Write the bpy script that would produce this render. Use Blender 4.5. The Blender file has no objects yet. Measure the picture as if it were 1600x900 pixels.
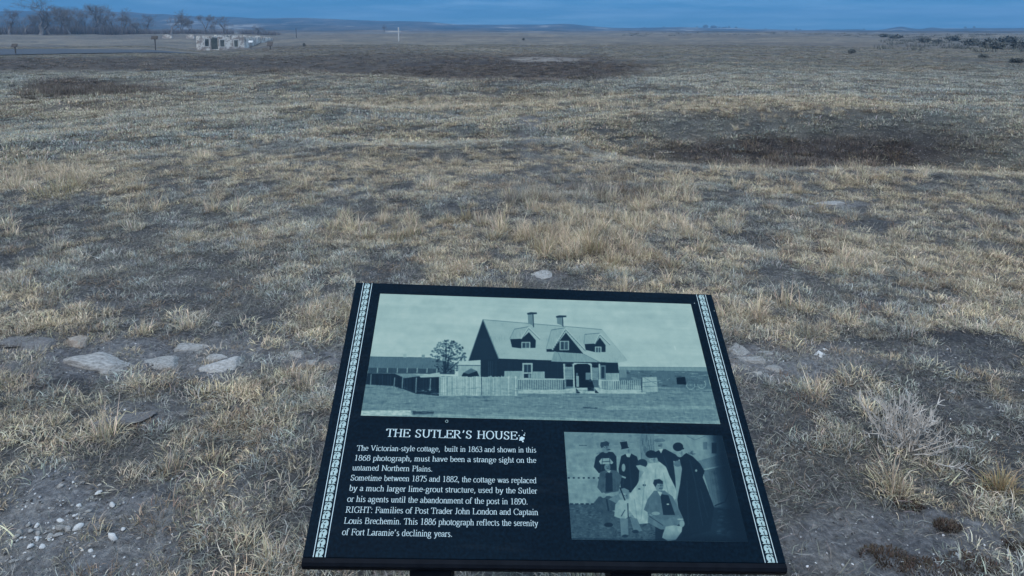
import bpy, math, random
import numpy as np
from mathutils import Vector, Matrix
random.seed(7); RNG = np.random.default_rng(11)
SC = bpy.context.scene
COL = SC.collection
# ------------------------------------------------------------------ camera
F = 1089.0; HOR = 46.0; H = 1.68; Y0 = 220.0      # the photograph is cropped: its optical axis passes above the middle
PITCH = math.atan((Y0-HOR)/F)
cam = bpy.data.cameras.new('camera'); cam.sensor_width = 36; cam.lens = 36*F/1600
cam.shift_y = (Y0-450)/1600; cam.clip_start = .05; cam.clip_end = 9000
camo = bpy.data.objects.new('camera', cam); COL.objects.link(camo)
camo.location = (0, 0, H); camo.rotation_euler = (math.radians(90)-PITCH, 0, 0)
SC.camera = camo
# ------------------------------------------------------------------ world, sun
SUN_EL, SUN_AZ = 52, 205      # azimuth measured clockwise from +Y (the view direction)
w = bpy.data.worlds.new('World'); SC.world = w; w.use_nodes = True
nt = w.node_tree; nt.nodes.clear()
def N(nt, t, **k):
    n = nt.nodes.new(t)
    for a, b in k.items():
        if a.startswith('i_'):
            key = a[2:]; key = int(key) if key.isdigit() else key.replace('_', ' ')
            n.inputs[key].default_value = b
        else: setattr(n, a, b)
    return n
def L(nt, a, b): nt.links.new(a, b)
def ramp(nt, fac, stops, interp='LINEAR'):
    r = N(nt, 'ShaderNodeValToRGB'); cr = r.color_ramp; cr.interpolation = interp
    while len(cr.elements) < len(stops): cr.elements.new(.5)
    for e, (p, c) in zip(cr.elements, stops):
        e.position = p; e.color = (*c, 1) if len(c) == 3 else c
    if fac is not None: L(nt, fac, r.inputs[0])
    return r.outputs[0]
def mixc(nt, fac, a, b, mode='MIX'):
    m = N(nt, 'ShaderNodeMix', data_type='RGBA', blend_type=mode)
    for s, v in ((m.inputs[0], fac), (m.inputs[6], a), (m.inputs[7], b)):
        if isinstance(v, (int, float)): s.default_value = v
        elif isinstance(v, tuple): s.default_value = (*v, 1) if len(v) == 3 else v
        else: L(nt, v, s)
    return m.outputs[2]
sky = N(nt, 'ShaderNodeTexSky', sky_type='NISHITA', sun_disc=False)
sky.sun_elevation = math.radians(SUN_EL); sky.sun_rotation = math.radians(SUN_AZ); sky.dust_density = .4; sky.ozone_density = 3; sky.altitude = 1300
SKY_TINT = (.045, .185, .38)
CLOUD = (3.9, 5.8, 8.3)
tint = mixc(nt, 1.0, sky.outputs[0], SKY_TINT, 'MULTIPLY')
tc = N(nt, 'ShaderNodeTexCoord')
sx = N(nt, 'ShaderNodeSeparateXYZ'); L(nt, tc.outputs['Generated'], sx.inputs[0])
zz = N(nt, 'ShaderNodeMath', operation='MAXIMUM', i_1=0.0); L(nt, sx.outputs[2], zz.inputs[0])
zb = N(nt, 'ShaderNodeMath', operation='ADD', i_1=.06); L(nt, zz.outputs[0], zb.inputs[0])
dx = N(nt, 'ShaderNodeMath', operation='DIVIDE'); L(nt, sx.outputs[0], dx.inputs[0]); L(nt, zb.outputs[0], dx.inputs[1])
dy = N(nt, 'ShaderNodeMath', operation='DIVIDE'); L(nt, sx.outputs[1], dy.inputs[0]); L(nt, zb.outputs[0], dy.inputs[1])
cx = N(nt, 'ShaderNodeCombineXYZ'); L(nt, dx.outputs[0], cx.inputs[0]); L(nt, dy.outputs[0], cx.inputs[1])
cn = N(nt, 'ShaderNodeTexNoise', i_Scale=.45, i_Detail=7.0, i_Roughness=.58); L(nt, cx.outputs[0], cn.inputs['Vector'])
cf = ramp(nt, cn.outputs['Fac'], [(.42, (.0,)*3), (.66, (.85,)*3)])
cn2 = N(nt, 'ShaderNodeTexNoise', i_Scale=.9, i_Detail=6.0); L(nt, cx.outputs[0], cn2.inputs['Vector'])
cc = mixc(nt, cn2.outputs['Fac'], tuple(c*.62 for c in CLOUD), tuple(c*1.15 for c in CLOUD))
# the cloud deck covers the sky overhead and breaks towards the horizon
hi = N(nt, 'ShaderNodeMapRange', i_1=.06, i_2=.5, i_3=0.0, i_4=1.0); L(nt, sx.outputs[2], hi.inputs[0])
cover = N(nt, 'ShaderNodeMath', operation='MAXIMUM'); L(nt, hi.outputs[0], cover.inputs[1])
lo = N(nt, 'ShaderNodeMath', operation='MULTIPLY', i_1=.30); L(nt, cf, lo.inputs[0]); L(nt, lo.outputs[0], cover.inputs[0])
skyc = mixc(nt, cover.outputs[0], tint, cc)
bg = N(nt, 'ShaderNodeBackground', i_Strength=.1); L(nt, skyc, bg.inputs[0])
wo = N(nt, 'ShaderNodeOutputWorld'); L(nt, bg.outputs[0], wo.inputs[0])
sun = bpy.data.lights.new('sun', 'SUN'); sun.energy = 1.0; sun.angle = math.radians(14); sun.color = (1, .93, .84)
suno = bpy.data.objects.new('sun', sun); COL.objects.link(suno)
az = math.radians(SUN_AZ); el = math.radians(SUN_EL)
suno.rotation_euler = Vector((-math.sin(az)*math.cos(el), -math.cos(az)*math.cos(el), -math.sin(el))).to_track_quat('-Z', 'Y').to_euler()
suno.location = (0, 0, 30)
SC.view_settings.view_transform = 'Standard'; SC.view_settings.look = 'None'
SC.view_settings.exposure = .96; SC.view_settings.gamma = 1
SC.cycles.max_bounces = 6; SC.cycles.volume_bounces = 0; SC.cycles.diffuse_bounces = 2
# ------------------------------------------------------------------ projection helpers (pixels of the 1600x900 photograph)
sp_, cp_ = math.sin(PITCH), math.cos(PITCH)
def ray(px, py):
    x = (np.asarray(px, float)-800)/F; y = (np.asarray(py, float)-Y0)/F
    return x, (-sp_*y+cp_), (-cp_*y-sp_)+0*x
def to_px(X, Y, Z):
    dz = Z-H
    zc = Y*cp_-dz*sp_; yc = -Y*sp_-dz*cp_
    zc = np.where(zc > .05, zc, .05)
    return 800+F*X/zc, Y0+F*yc/zc
def at_d(px, py, d):            # point on the pixel's ray at horizontal distance d
    x, y, z = ray(px, py); k = d/np.hypot(x, y)
    return x*k, y*k, H+z*k
# ------------------------------------------------------------------ noise
def _h(ix, iy, s):
    n = (ix.astype(np.int64)*374761393+iy.astype(np.int64)*668265263+s*982451653) & 0xffffffff
    n = ((n ^ (n >> 13))*1274126177) & 0xffffffff
    n = ((n ^ (n >> 16))*2246822519) & 0xffffffff
    return ((n ^ (n >> 15)) & 0xffffff)/float(0xffffff)
def vn(x, y, s=0):
    x = np.asarray(x, float); y = np.asarray(y, float)
    ix = np.floor(x); iy = np.floor(y); fx = x-ix; fy = y-iy
    fx = fx*fx*(3-2*fx); fy = fy*fy*(3-2*fy)
    a = _h(ix, iy, s); b = _h(ix+1, iy, s); c = _h(ix, iy+1, s); d = _h(ix+1, iy+1, s)
    return (a*(1-fx)+b*fx)*(1-fy)+(c*(1-fx)+d*fx)*fy
def fbm(x, y, o=4, s=0):
    t = 0; a = 1; n = 0
    for i in range(o):
        c, q = math.cos(.6*i), math.sin(.6*i)
        t = t+a*vn((x*c-y*q)*2**i+17.3*i, (x*q+y*c)*2**i-9.1*i, s+i); n += a; a *= .5
    return t/n
def sst(a, b, x):
    t = np.clip((x-a)/(b-a), 0, 1); return t*t*(3-2*t)
# ------------------------------------------------------------------ terrain
def height(x, y, micro=True):
    x = np.asarray(x, float); y = np.asarray(y, float)
    d = np.hypot(x, y)+1e-6; azx = 800+F*x/(cp_*np.maximum(y, .2*d))      # rough picture column
    azx = np.clip(azx, -1500, 3000)
    bA = np.interp(d, [0, 24, 60, 82, 99, 110, 140, 190, 262, 600, 3000], [0, 0, -.45, -.72, -.56, -.64, -1.15, -1.25, .0, -.6, -1.5])
    bB = np.interp(d, [0, 24, 60, 90, 140, 190, 262, 600, 3000], [0, 0, -.50, -1.05, -2.08, -1.4, .0, -.6, -1.5])
    kA = 1-sst(225, 320, azx); base = bA*kA+bB*(1-kA)
    flat = np.interp(d, [0, 24, 60, 120, 262, 600, 3000], [0, 0, -.42, -.95, -.55, -1.0, -1.8])
    wl = 1-sst(340, 470, azx)
    z = base*wl+flat*(1-wl)
    rm = (1-sst(300, 345, azx))*sst(66, 78, d)*(1-sst(104, 116, d))
    # long hollow across left and centre
    wh = .62*(1-sst(430, 620, azx))+1.0*sst(430, 620, azx)*(1-sst(930, 1130, azx))
    dc = np.interp(azx, [0, 420, 660], [45, 42, 33]); dl = np.interp(azx, [0, 420, 660], [31, 28, 20.5])
    z = z-.80*wh*np.exp(-((d-dc)/7.5)**2)+.16*wh*np.exp(-((d-dl)/3.0)**2)
    # small bank
    wb = sst(330, 480, azx)*(1-sst(1080, 1300, azx))
    z = z+wb*(.10*np.exp(-((d-15.2-.4*np.sin(x*.5))/.7)**2)-.10*np.exp(-((d-17.0)/1.0)**2))
    wc = sst(440, 540, azx)*(1-sst(800, 940, azx)); z = z+wc*(.09*np.exp(-((d-9.9-.3*np.sin(x))/.5)**2)-.09*np.exp(-((d-11.2)/.8)**2))
    # hollow on the right
    e = np.sqrt(((x-5.0)/4.4)**2+((y-10.45+.04*(x-5))/2.75)**2)
    z = z-.66*(1-sst(.45, 1.06, e))+.03*np.exp(-((e-1.12)/.12)**2)*(y < 10.45)
    e2 = np.sqrt(((x-9)/6)**2+((y-17)/3)**2); z = z+.25*np.exp(-e2**2)
    z = z+.07*np.exp(-(((x-.6)/1.6)**2+((y-6.3)/1.2)**2))
    z = z+(fbm(x*.23, y*.23, 3, 5)-.5)*.56*sst(3, 14, d)*(1-rm)
    z = z+(fbm(x*.03, y*.03, 3, 6)-.5)*(1.0+1.2*(1-wl)*sst(120, 300, d))*sst(60, 200, d)*(1-rm)
    z = z+(fbm(x*1.1, y*1.1, 3, 7)-.5)*.07*sst(1.5, 3, d)
    if micro:
        z = z+(fbm(x*7, y*7, 4, 8)-.5)*.045*(1-.5*sst(12, 60, d))+(fbm(x*28, y*28, 2, 9)-.5)*.016*(1-sst(8, 14, d))
    return z
def g_px(px, py):               # where the pixel's ray meets the ground
    x, y, z = ray(px, py); hd = math.hypot(x, y); ds = np.geomspace(1.0, 900, 2600)
    k = ds/hd; X = x*k; Y = y*k; Z = H+z*k; hh = height(X, Y, False)
    i = int(np.argmax(Z < hh)) if (Z < hh).any() else len(ds)-1
    return float(X[i]), float(Y[i]), float(height(X[i:i+1], Y[i:i+1])[0])
# patches drawn as (px, py, rx, ry, weight) on the ground
BARE = [(1281, 558, 34, 16, 1.0), (1181, 565, 60, 26, 1.0), (350, 578, 60, 30, .9), (155, 572, 90, 28, .9), (252, 570, 50, 22, .9), (485, 562, 60, 22, .9), (200, 562, 330, 38, .95), (120, 835, 190, 95, 1.0), (300, 790, 120, 60, .5), (20, 900, 120, 60, .9), (1240, 565, 130, 34, .9), (1480, 560, 150, 30, .45), (1450, 850, 230, 70, 1.0),
        (1560, 860, 140, 60, .8), (1190, 830, 60, 50, .5), (500, 560, 120, 30, .6), (250, 640, 130, 22, .5), (850, 430, 40, 12, .5), (825, 190, 34, 9, .8), (850, 93, 70, 4, .9), (830, 215, 26, 10, .6), (826, 240, 14, 12, .5), (836, 195, 14, 10, .5),
        (100, 475, 120, 14, .35), (640, 355, 70, 12, .3), (1300, 320, 60, 8, .8), (1580, 740, 60, 30, .5), (1350, 800, 90, 26, .4), (1500, 640, 60, 20, .3), (1020, 108, 34, 3, .6)]
ROADP = [(60, 80, 300, 4.8, 1.0)]
DARK = [(1260, 240, 265, 27, 1.0), (1400, 232, 150, 30, .6), (800, 107, 235, 24, 1.0), (640, 94, 350, 12, .75), (180, 100, 330, 12, .85), (520, 104, 260, 16, .85), (350, 96, 200, 10, .7), (120, 136, 90, 17, 1.0), (230, 140, 60, 9, .6), (900, 300, 170, 34, .35), (520, 78, 160, 8, .35)]
GREY = [(1300, 195, 330, 28, .8), (1560, 235, 200, 30, .6), (300, 190, 260, 28, .4), (120, 120, 150, 12, .4), (1200, 130, 300, 22, .35), (1560, 130, 160, 22, .5), (450, 640, 0.1, 1, 0), (1300, 700, 130, 90, .35), (1400, 360, 220, 40, .35), (300, 340, 180, 26, .25), (700, 770, 500, 260, .0)]
TALL = [(900, 345, 190, 55, .5), (850, 380, 60, 26, .9), (940, 380, 60, 30, .9), (620, 352, 70, 22, .6), (90, 280, 90, 26, .9), (1180, 172, 200, 12, .7), (700, 165, 330, 10, .6), (1000, 312, 90, 24, .5), (1290, 290, 130, 16, .3), (1230, 500, 120, 26, .6), (300, 600, .1, 1, 0), (240, 330, 50, 12, .4)]
def patch(lst, x, y, z=None, jit=.22):
    px, py = to_px(x, y, height(x, y, False) if z is None else z)
    d = np.hypot(x, y)
    j = (fbm(x*1.6/np.maximum(1, d*.12), y*1.6/np.maximum(1, d*.12), 4, 40)-.5)*2*jit*2.2
    r = np.zeros_like(px)
    for (cx_, cy_, rx, ry, wt) in lst:
        e = np.sqrt(((px-cx_)/rx)**2+((py-cy_)/ry)**2)+j
        r = np.maximum(r, wt*(1-sst(.65, 1.15, e)))
    return r
# ------------------------------------------------------------------ object helpers
def link(name, me, parent=None, mats=()):
    o = bpy.data.objects.new(name, me); COL.objects.link(o); o.parent = parent
    if me is not None and hasattr(me, 'materials') and len(me.materials) == 0:
        for m in mats: me.materials.append(m)
    return o
def tag(o, label=None, cat=None, group=None, kind=None):
    if label: o['label'] = label
    if cat: o['category'] = cat
    if group: o['group'] = group
    if kind: o['kind'] = kind
    return o
def mesh(name, V, Fc, smooth=False):
    me = bpy.data.meshes.new(name)
    V = np.asarray(V, np.float32).reshape(-1, 3)
    if isinstance(Fc, np.ndarray):
        n, k = Fc.shape
        me.vertices.add(len(V)); me.vertices.foreach_set('co', V.ravel())
        me.loops.add(n*k); me.loops.foreach_set('vertex_index', Fc.astype(np.int32).ravel())
        me.polygons.add(n); me.polygons.foreach_set('loop_start', np.arange(0, n*k, k, dtype=np.int32))
        me.polygons.foreach_set('loop_total', np.full(n, k, np.int32)); me.update(calc_edges=True)
    else:
        me.from_pydata(V.tolist(), [], Fc); me.update()
    if smooth: me.polygons.foreach_set('use_smooth', np.ones(len(me.polygons), bool))
    return me
def vcol(me, name, c):          # per-vertex colour
    a = me.color_attributes.new(name, 'FLOAT_COLOR', 'POINT')
    c = np.asarray(c, np.float32)
    if c.shape[1] == 3: c = np.hstack([c, np.ones((len(c), 1), np.float32)])
    a.data.foreach_set('color', c.ravel())
def mat(name, rough=.85, spec=.3):
    m = bpy.data.materials.new(name); m.use_nodes = True; t = m.node_tree
    b = t.nodes['Principled BSDF']; b.inputs['Roughness'].default_value = rough; b.inputs['Specular IOR Level'].default_value = spec
    return m, t, b
def bump(t, b, h, strength=.5, dist=.01):
    n = N(t, 'ShaderNodeBump', i_Strength=strength, i_Distance=dist); L(t, h, n.inputs['Height']); L(t, n.outputs[0], b.inputs['Normal'])
def noisy(name, c1, c2, scale=8, rough=.85, bumpd=.004, detail=8, spec=.3, c3=None):
    m, t, b = mat(name, rough, spec)
    tc = N(t, 'ShaderNodeTexCoord'); n = N(t, 'ShaderNodeTexNoise', i_Scale=scale, i_Detail=float(detail), i_Roughness=.62); L(t, tc.outputs['Object'], n.inputs['Vector'])
    st = [(.32, c1), (.68, c2)] if c3 is None else [(.3, c1), (.5, c2), (.66, c3)]
    L(t, ramp(t, n.outputs['Fac'], st), b.inputs['Base Color'])
    n2 = N(t, 'ShaderNodeTexNoise', i_Scale=scale*5, i_Detail=6.0); L(t, tc.outputs['Object'], n2.inputs['Vector'])
    if bumpd: bump(t, b, n2.outputs['Fac'], .6, bumpd)
    return m
class MB:
    def __init__(s): s.V = []; s.F = []
    def quadbox(s, o, a, b, c):          # box from corner o with edge vectors a, b, c
        o, a, b, c = map(lambda v: np.array(v, float), (o, a, b, c)); i = len(s.V)
        s.V += [tuple(p) for p in (o, o+a, o+a+b, o+b, o+c, o+a+c, o+a+b+c, o+b+c)]
        s.F += [[i+3, i+2, i+1, i], [i+4, i+5, i+6, i+7], [i, i+1, i+5, i+4], [i+1, i+2, i+6, i+5], [i+2, i+3, i+7, i+6], [i+3, i, i+4, i+7]]
    def box(s, x0, x1, y0, y1, z0, z1): s.quadbox((x0, y0, z0), (x1-x0, 0, 0), (0, y1-y0, 0), (0, 0, z1-z0))
    def tube(s, pts, rad, k=6, cap=True):
        i0 = len(s.V); pts = [np.array(p, float) for p in pts]
        for j, p in enumerate(pts):
            d = pts[min(j+1, len(pts)-1)]-pts[max(j-1, 0)]; d = d/(np.linalg.norm(d)+1e-9)
            u = np.cross(d, (0, 0, 1.) if abs(d[2]) < .9 else (1., 0, 0)); u /= np.linalg.norm(u); v = np.cross(d, u)
            for q in range(k):
                a = 2*math.pi*q/k; s.V.append(tuple(p+rad[j]*(math.cos(a)*u+math.sin(a)*v)))
        for j in range(len(pts)-1):
            for q in range(k):
                a = i0+j*k+q; b = i0+j*k+(q+1) % k; s.F.append([a, b, b+k, a+k])
        if cap: s.F.append([i0+q for q in range(k)][::-1]); s.F.append([len(s.V)-k+q for q in range(k)])
    def build(s, name, m, parent=None, smooth=False): return link(name, mesh(name, s.V, s.F, smooth), parent, [m])
# ------------------------------------------------------------------ ground sheet
rr = np.concatenate([np.array([.0005, .3, .55]), np.exp(np.arange(math.log(.8), math.log(13), .0058)), np.exp(np.arange(math.log(13.05), math.log(140), .0125)), np.exp(np.arange(math.log(140.5), math.log(2250), .035)), [2350]])
aa = np.concatenate([np.radians(np.arange(-46, 46.01, .29)), np.radians(np.arange(52, 314-.01, 6))])
Rg, Ag = np.meshgrid(rr, aa, indexing='ij')
GX = Rg*np.sin(Ag); GY = Rg*np.cos(Ag); GZ = height(GX, GY)
nr, na = GX.shape
idx = np.arange(nr*na).reshape(nr, na); nx = np.roll(idx, -1, axis=1)
fc = np.stack([idx[:-1], idx[1:], nx[1:], nx[:-1]], -1).reshape(-1, 4)
gme = mesh('ground', np.stack([GX, GY, GZ], -1).reshape(-1, 3), fc, True)
x = GX.ravel(); y = GY.ravel(); d = np.hypot(x, y)
inf = (np.abs(np.arctan2(x, y)) < 1.0)
bare = patch(BARE, x, y)*inf; dark = patch(DARK, x, y, None, .10)*inf; grey = patch(GREY, x, y)*inf; tall = patch(TALL, x, y)*inf
mat_w = sst(6, 16, d)                                     # beyond here the ground itself carries the colour of the sward
soil = np.array([.128, .124, .122]); soil2 = np.array([.27, .262, .262])
straw = np.array([.18, .155, .125]); sward = np.array([.115, .108, .095]); greyc = np.array([.118, .122, .112]); darkc = np.array([.066, .056, .052]); brown = np.array([.105, .092, .084])
n1 = fbm(x*.9, y*.9, 4, 21)[:, None]; n2 = fbm(x*.16, y*.30, 4, 22)[:, None]; n3 = fbm(x*.012, y*.05, 4, 23)[:, None]
near = soil*(1-bare[:, None])+soil2*bare[:, None]
near = near*(.75+.5*n1)
k = sst(.36, .64, n2); far = sward*(1-k)+straw*k
k3 = sst(.4, .62, n3)*sst(40, 100, d)[:, None]; far = far*(1-k3*.6)+brown*k3*.6
far = far*(1-grey[:, None])+greyc*grey[:, None]
far = far*(1-tall[:, None]*.6)+straw*tall[:, None]*.6
far = far*(1-dark[:, None])+darkc*dark[:, None]
far = far*(1-.8*bare[:, None])+np.array([.26, .235, .21])*.8*bare[:, None]
c = near*(1-mat_w[:, None])+far*mat_w[:, None]
c = c*(1+.0*n1)
vcol(gme, 'zone', np.clip(c, 0, 1))
m_ground, t, b = mat('ground_soil_and_sward', .95, .15)
va = N(t, 'ShaderNodeVertexColor', layer_name='zone'); geo = N(t, 'ShaderNodeNewGeometry')
def nz(scale, detail=6.0, rough=.6, vec=None, t=t):
    n = N(t, 'ShaderNodeTexNoise', i_Scale=scale, i_Detail=detail, i_Roughness=rough)
    L(t, vec or geo.outputs['Position'], n.inputs['Vector']); return n.outputs['Fac']
c1 = ramp(t, nz(38.0, 8.0, .7), [(.3, (.45, .44, .44)), (.52, (1, 1, 1)), (.72, (1.9, 1.85, 1.8))])
c2 = ramp(t, nz(3.2, 9.0, .72), [(.34, (.66, .66, .68)), (.5, (1, 1, 1)), (.68, (1.38, 1.32, 1.2))])
c3 = ramp(t, nz(.45, 9.0, .75), [(.36, (.70, .71, .74)), (.5, (1, 1, 1)), (.66, (1.32, 1.27, 1.15))])
cc = mixc(t, 1.0, va.outputs[0], c1, 'MULTIPLY'); cc = mixc(t, 1.0, cc, c2, 'MULTIPLY'); cc = mixc(t, 1.0, cc, c3, 'MULTIPLY')
vor = N(t, 'ShaderNodeTexVoronoi', i_Scale=85.0, feature='F1'); L(t, geo.outputs['Position'], vor.inputs['Vector'])
gr = ramp(t, vor.outputs['Color'], [(.0, (0, 0, 0)), (.87, (0, 0, 0)), (.9, (1, 1, 1))])
L(t, mixc(t, gr, cc, (.30, .28, .27)), b.inputs['Base Color'])
bb = N(t, 'ShaderNodeMath', operation='ADD'); L(t, nz(60.0, 9.0, .7), bb.inputs[0]); L(t, nz(6.0, 8.0, .7), bb.inputs[1])
bump(t, b, bb.outputs[0], 1.0, .055)
gme.materials.append(m_ground)
tag(link('ground', gme), 'rolling prairie ground of bare grey soil and matted dry grass', kind='structure')
# ------------------------------------------------------------------ grass blades, instanced as stuff
m_blade, t, b = mat('dry_blade', .75, .2)
at = N(t, 'ShaderNodeAttribute', attribute_type='INSTANCER', attribute_name='tint'); sh = N(t, 'ShaderNodeVertexColor', layer_name='shade')
bc = mixc(t, 1.0, at.outputs['Color'], sh.outputs[0], 'MULTIPLY'); L(t, bc, b.inputs['Base Color'])
tr = N(t, 'ShaderNodeBsdfTranslucent'); L(t, bc, tr.inputs[0]); mx = N(t, 'ShaderNodeMixShader', i_0=.22)
L(t, b.outputs[0], mx.inputs[1]); L(t, tr.outputs[0], mx.inputs[2]); L(t, mx.outputs[0], t.nodes['Material Output'].inputs[0])
m_blade2, t, b = mat('dry_blade_own', .75, .2)       # the same straw for clumps that are objects of their own
sh = N(t, 'ShaderNodeVertexColor', layer_name='shade'); L(t, sh.outputs[0], b.inputs['Base Color'])
tr = N(t, 'ShaderNodeBsdfTranslucent'); L(t, sh.outputs[0], tr.inputs[0]); mx = N(t, 'ShaderNodeMixShader', i_0=.22)
L(t, b.outputs[0], mx.inputs[1]); L(t, tr.outputs[0], mx.inputs[2]); L(t, mx.outputs[0], t.nodes['Material Output'].inputs[0])
def blades(n, rad, ln, wd, curl, lean, rng, seg=3, tone=(.55, 1.35), flat=0., col=None, colmix=.0):
    """n curling blades as one mesh; returns verts, faces(quads), shade colours"""
    r = rad*np.sqrt(rng.random(n)); a = rng.random(n)*6.283
    bx, by = r*np.cos(a), r*np.sin(a)
    dirn = a+rng.normal(0, 1.0, n); tilt = np.clip(lean*(.25+r/max(rad, 1e-3))+rng.normal(0, .28, n), -.2, 1.5)
    l = ln*(.45+.75*rng.random(n)); w_ = wd*(.6+.8*rng.random(n))
    cu = curl*(rng.random(n)*1.3); tw = rng.normal(0, .55, n)
    P = np.zeros((n, seg+1, 3)); P[:, 0, 0] = bx; P[:, 0, 1] = by; P[:, 0, 2] = -.004
    ang = tilt.copy(); dd = dirn.copy()
    for s in range(seg):
        st = l/seg
        P[:, s+1, 0] = P[:, s, 0]+st*np.sin(ang)*np.cos(dd); P[:, s+1, 1] = P[:, s, 1]+st*np.sin(ang)*np.sin(dd)
        P[:, s+1, 2] = np.maximum(P[:, s, 2]+st*np.cos(ang), .002+.004*rng.random(n))
        ang = ang+cu/seg; dd = dd+tw*.8
    side = np.stack([-np.sin(dirn+rng.normal(0, .5, n)), np.cos(dirn), 0*dirn], -1)
    wseg = np.array([1, .85, .6, .15, .05])[:seg+1] if seg > 2 else np.array([1, .7, .1])
    V = np.stack([P-side[:, None]*w_[:, None, None]*wseg[None, :, None]*.5, P+side[:, None]*w_[:, None, None]*wseg[None, :, None]*.5], 2)  # n,seg+1,2,3
    i = np.arange(n*(seg+1)*2).reshape(n, seg+1, 2)
    Fq = np.stack([i[:, :-1, 0], i[:, :-1, 1], i[:, 1:, 1], i[:, 1:, 0]], -1).reshape(-1, 4)
    tn = (tone[0]+(tone[1]-tone[0])*rng.random(n)**1.2)
    C = np.ones((n, 3))*tn[:, None]*(1+rng.normal(0, .05, (n, 3)))
    if col is not None: C = C*np.array(col)
    root = np.linspace(.72, 1.12, seg+1)               # blades are darker at the root, lighter at the tip
    C = C[:, None, None, :]*root[None, :, None, None]*np.ones((1, 1, 2, 1))
    return V.reshape(-1, 3), Fq, C.reshape(-1, 3)
def blade_mesh(name, parts, m):
    Vs, Fs, Cs = [], [], []; o = 0
    for V, Fq, C in parts: Vs.append(V); Fs.append(Fq+o); Cs.append(C); o += len(V)
    me = mesh(name, np.concatenate(Vs), np.concatenate(Fs)); vcol(me, 'shade', np.concatenate(Cs)); me.materials.append(m); return me
def scatter(name, label, sources, pts, rot, scl, idx, tintc):
    """one 'stuff' object: points carrying instances of the source meshes"""
    cl = bpy.data.collections.new(name+'_sources')
    for i, me in enumerate(sources):
        o = bpy.data.objects.new('%s_%02d' % (name, i), me); cl.objects.link(o)
    me = bpy.data.meshes.new(name); me.vertices.add(len(pts)); me.vertices.foreach_set('co', np.asarray(pts, np.float32).ravel())
    a = me.attributes.new('rot', 'FLOAT_VECTOR', 'POINT'); a.data.foreach_set('vector', np.asarray(rot, np.float32).ravel())
    a = me.attributes.new('scl', 'FLOAT_VECTOR', 'POINT'); a.data.foreach_set('vector', np.asarray(scl, np.float32).ravel())
    a = me.attributes.new('pick', 'INT', 'POINT'); a.data.foreach_set('value', np.asarray(idx, np.int32))
    a = me.attributes.new('tint', 'FLOAT_COLOR', 'POINT'); a.data.foreach_set('color', np.hstack([tintc, np.ones((len(tintc), 1))]).astype(np.float32).ravel())
    ng = bpy.data.node_groups.new(name, 'GeometryNodeTree')
    ng.interface.new_socket('Geometry', in_out='INPUT', socket_type='NodeSocketGeometry'); ng.interface.new_socket('Geometry', in_out='OUTPUT', socket_type='NodeSocketGeometry')
    gi = ng.nodes.new('NodeGroupInput'); go = ng.nodes.new('NodeGroupOutput'); ip = ng.nodes.new('GeometryNodeInstanceOnPoints')
    ci = ng.nodes.new('GeometryNodeCollectionInfo'); ci.inputs[0].default_value = cl; ci.inputs[1].default_value = True; ci.inputs[2].default_value = True
    def na_(n, ty):
        q = ng.nodes.new('GeometryNodeInputNamedAttribute'); q.data_type = ty; q.inputs[0].default_value = n; return q.outputs[0]
    ng.links.new(gi.outputs[0], ip.inputs['Points']); ng.links.new(ci.outputs[0], ip.inputs['Instance']); ip.inputs['Pick Instance'].default_value = True
    ng.links.new(na_('pick', 'INT'), ip.inputs['Instance Index']); ng.links.new(na_('rot', 'FLOAT_VECTOR'), ip.inputs['Rotation']); ng.links.new(na_('scl', 'FLOAT_VECTOR'), ip.inputs['Scale'])
    ng.links.new(ip.outputs[0], go.inputs[0])
    o = link(name, me); md = o.modifiers.new('scatter', 'NODES'); md.node_group = ng
    return tag(o, label, kind='stuff')
R0 = np.random.default_rng(3)
src = []
for i in range(6):                                   # 0-5 short curled mats
    src.append(blade_mesh('short_tuft', [blades(80, .062, .056, .0027, 2.1, .8, R0, 4, (.45, 1.75))], m_blade))
for i in range(3):                                   # 6-8 upright bunches
    src.append(blade_mesh('bunch', [blades(46, .035, .14, .0030, 1.0, .5, R0, 4, (.5, 1.6)), blades(50, .06, .06, .0030, 1.6, .8, R0, 3, (.45, 1.6))], m_blade))
for i in range(3):                                   # 9-11 flat litter of broken stems
    src.append(blade_mesh('litter', [blades(95, .13, .05, .0016, 1.0, 1.4, R0, 3, (.3, 1.5))], m_blade))
for i in range(3):                                   # 12-14 wide distant tufts (coarser blades)
    src.append(blade_mesh('distant_tuft', [blades(80, .17, .060, .009, 1.8, .8, R0, 2, (.45, 1.6))], m_blade))
for i in range(2):                                   # 15-16 stiff weeds
    src.append(blade_mesh('weed', [blades(60, .16, .15, .006, .6, .45, R0, 3, (.5, 1.4))], m_blade))
C_STRAW = np.array([.68, .545, .37]); C_PALE = np.array([.62, .53, .39]); C_GREY = np.array([.42, .41, .355]); C_BRN = np.array([.32, .24, .17]); C_DK = np.array([.145, .118, .10])
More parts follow.
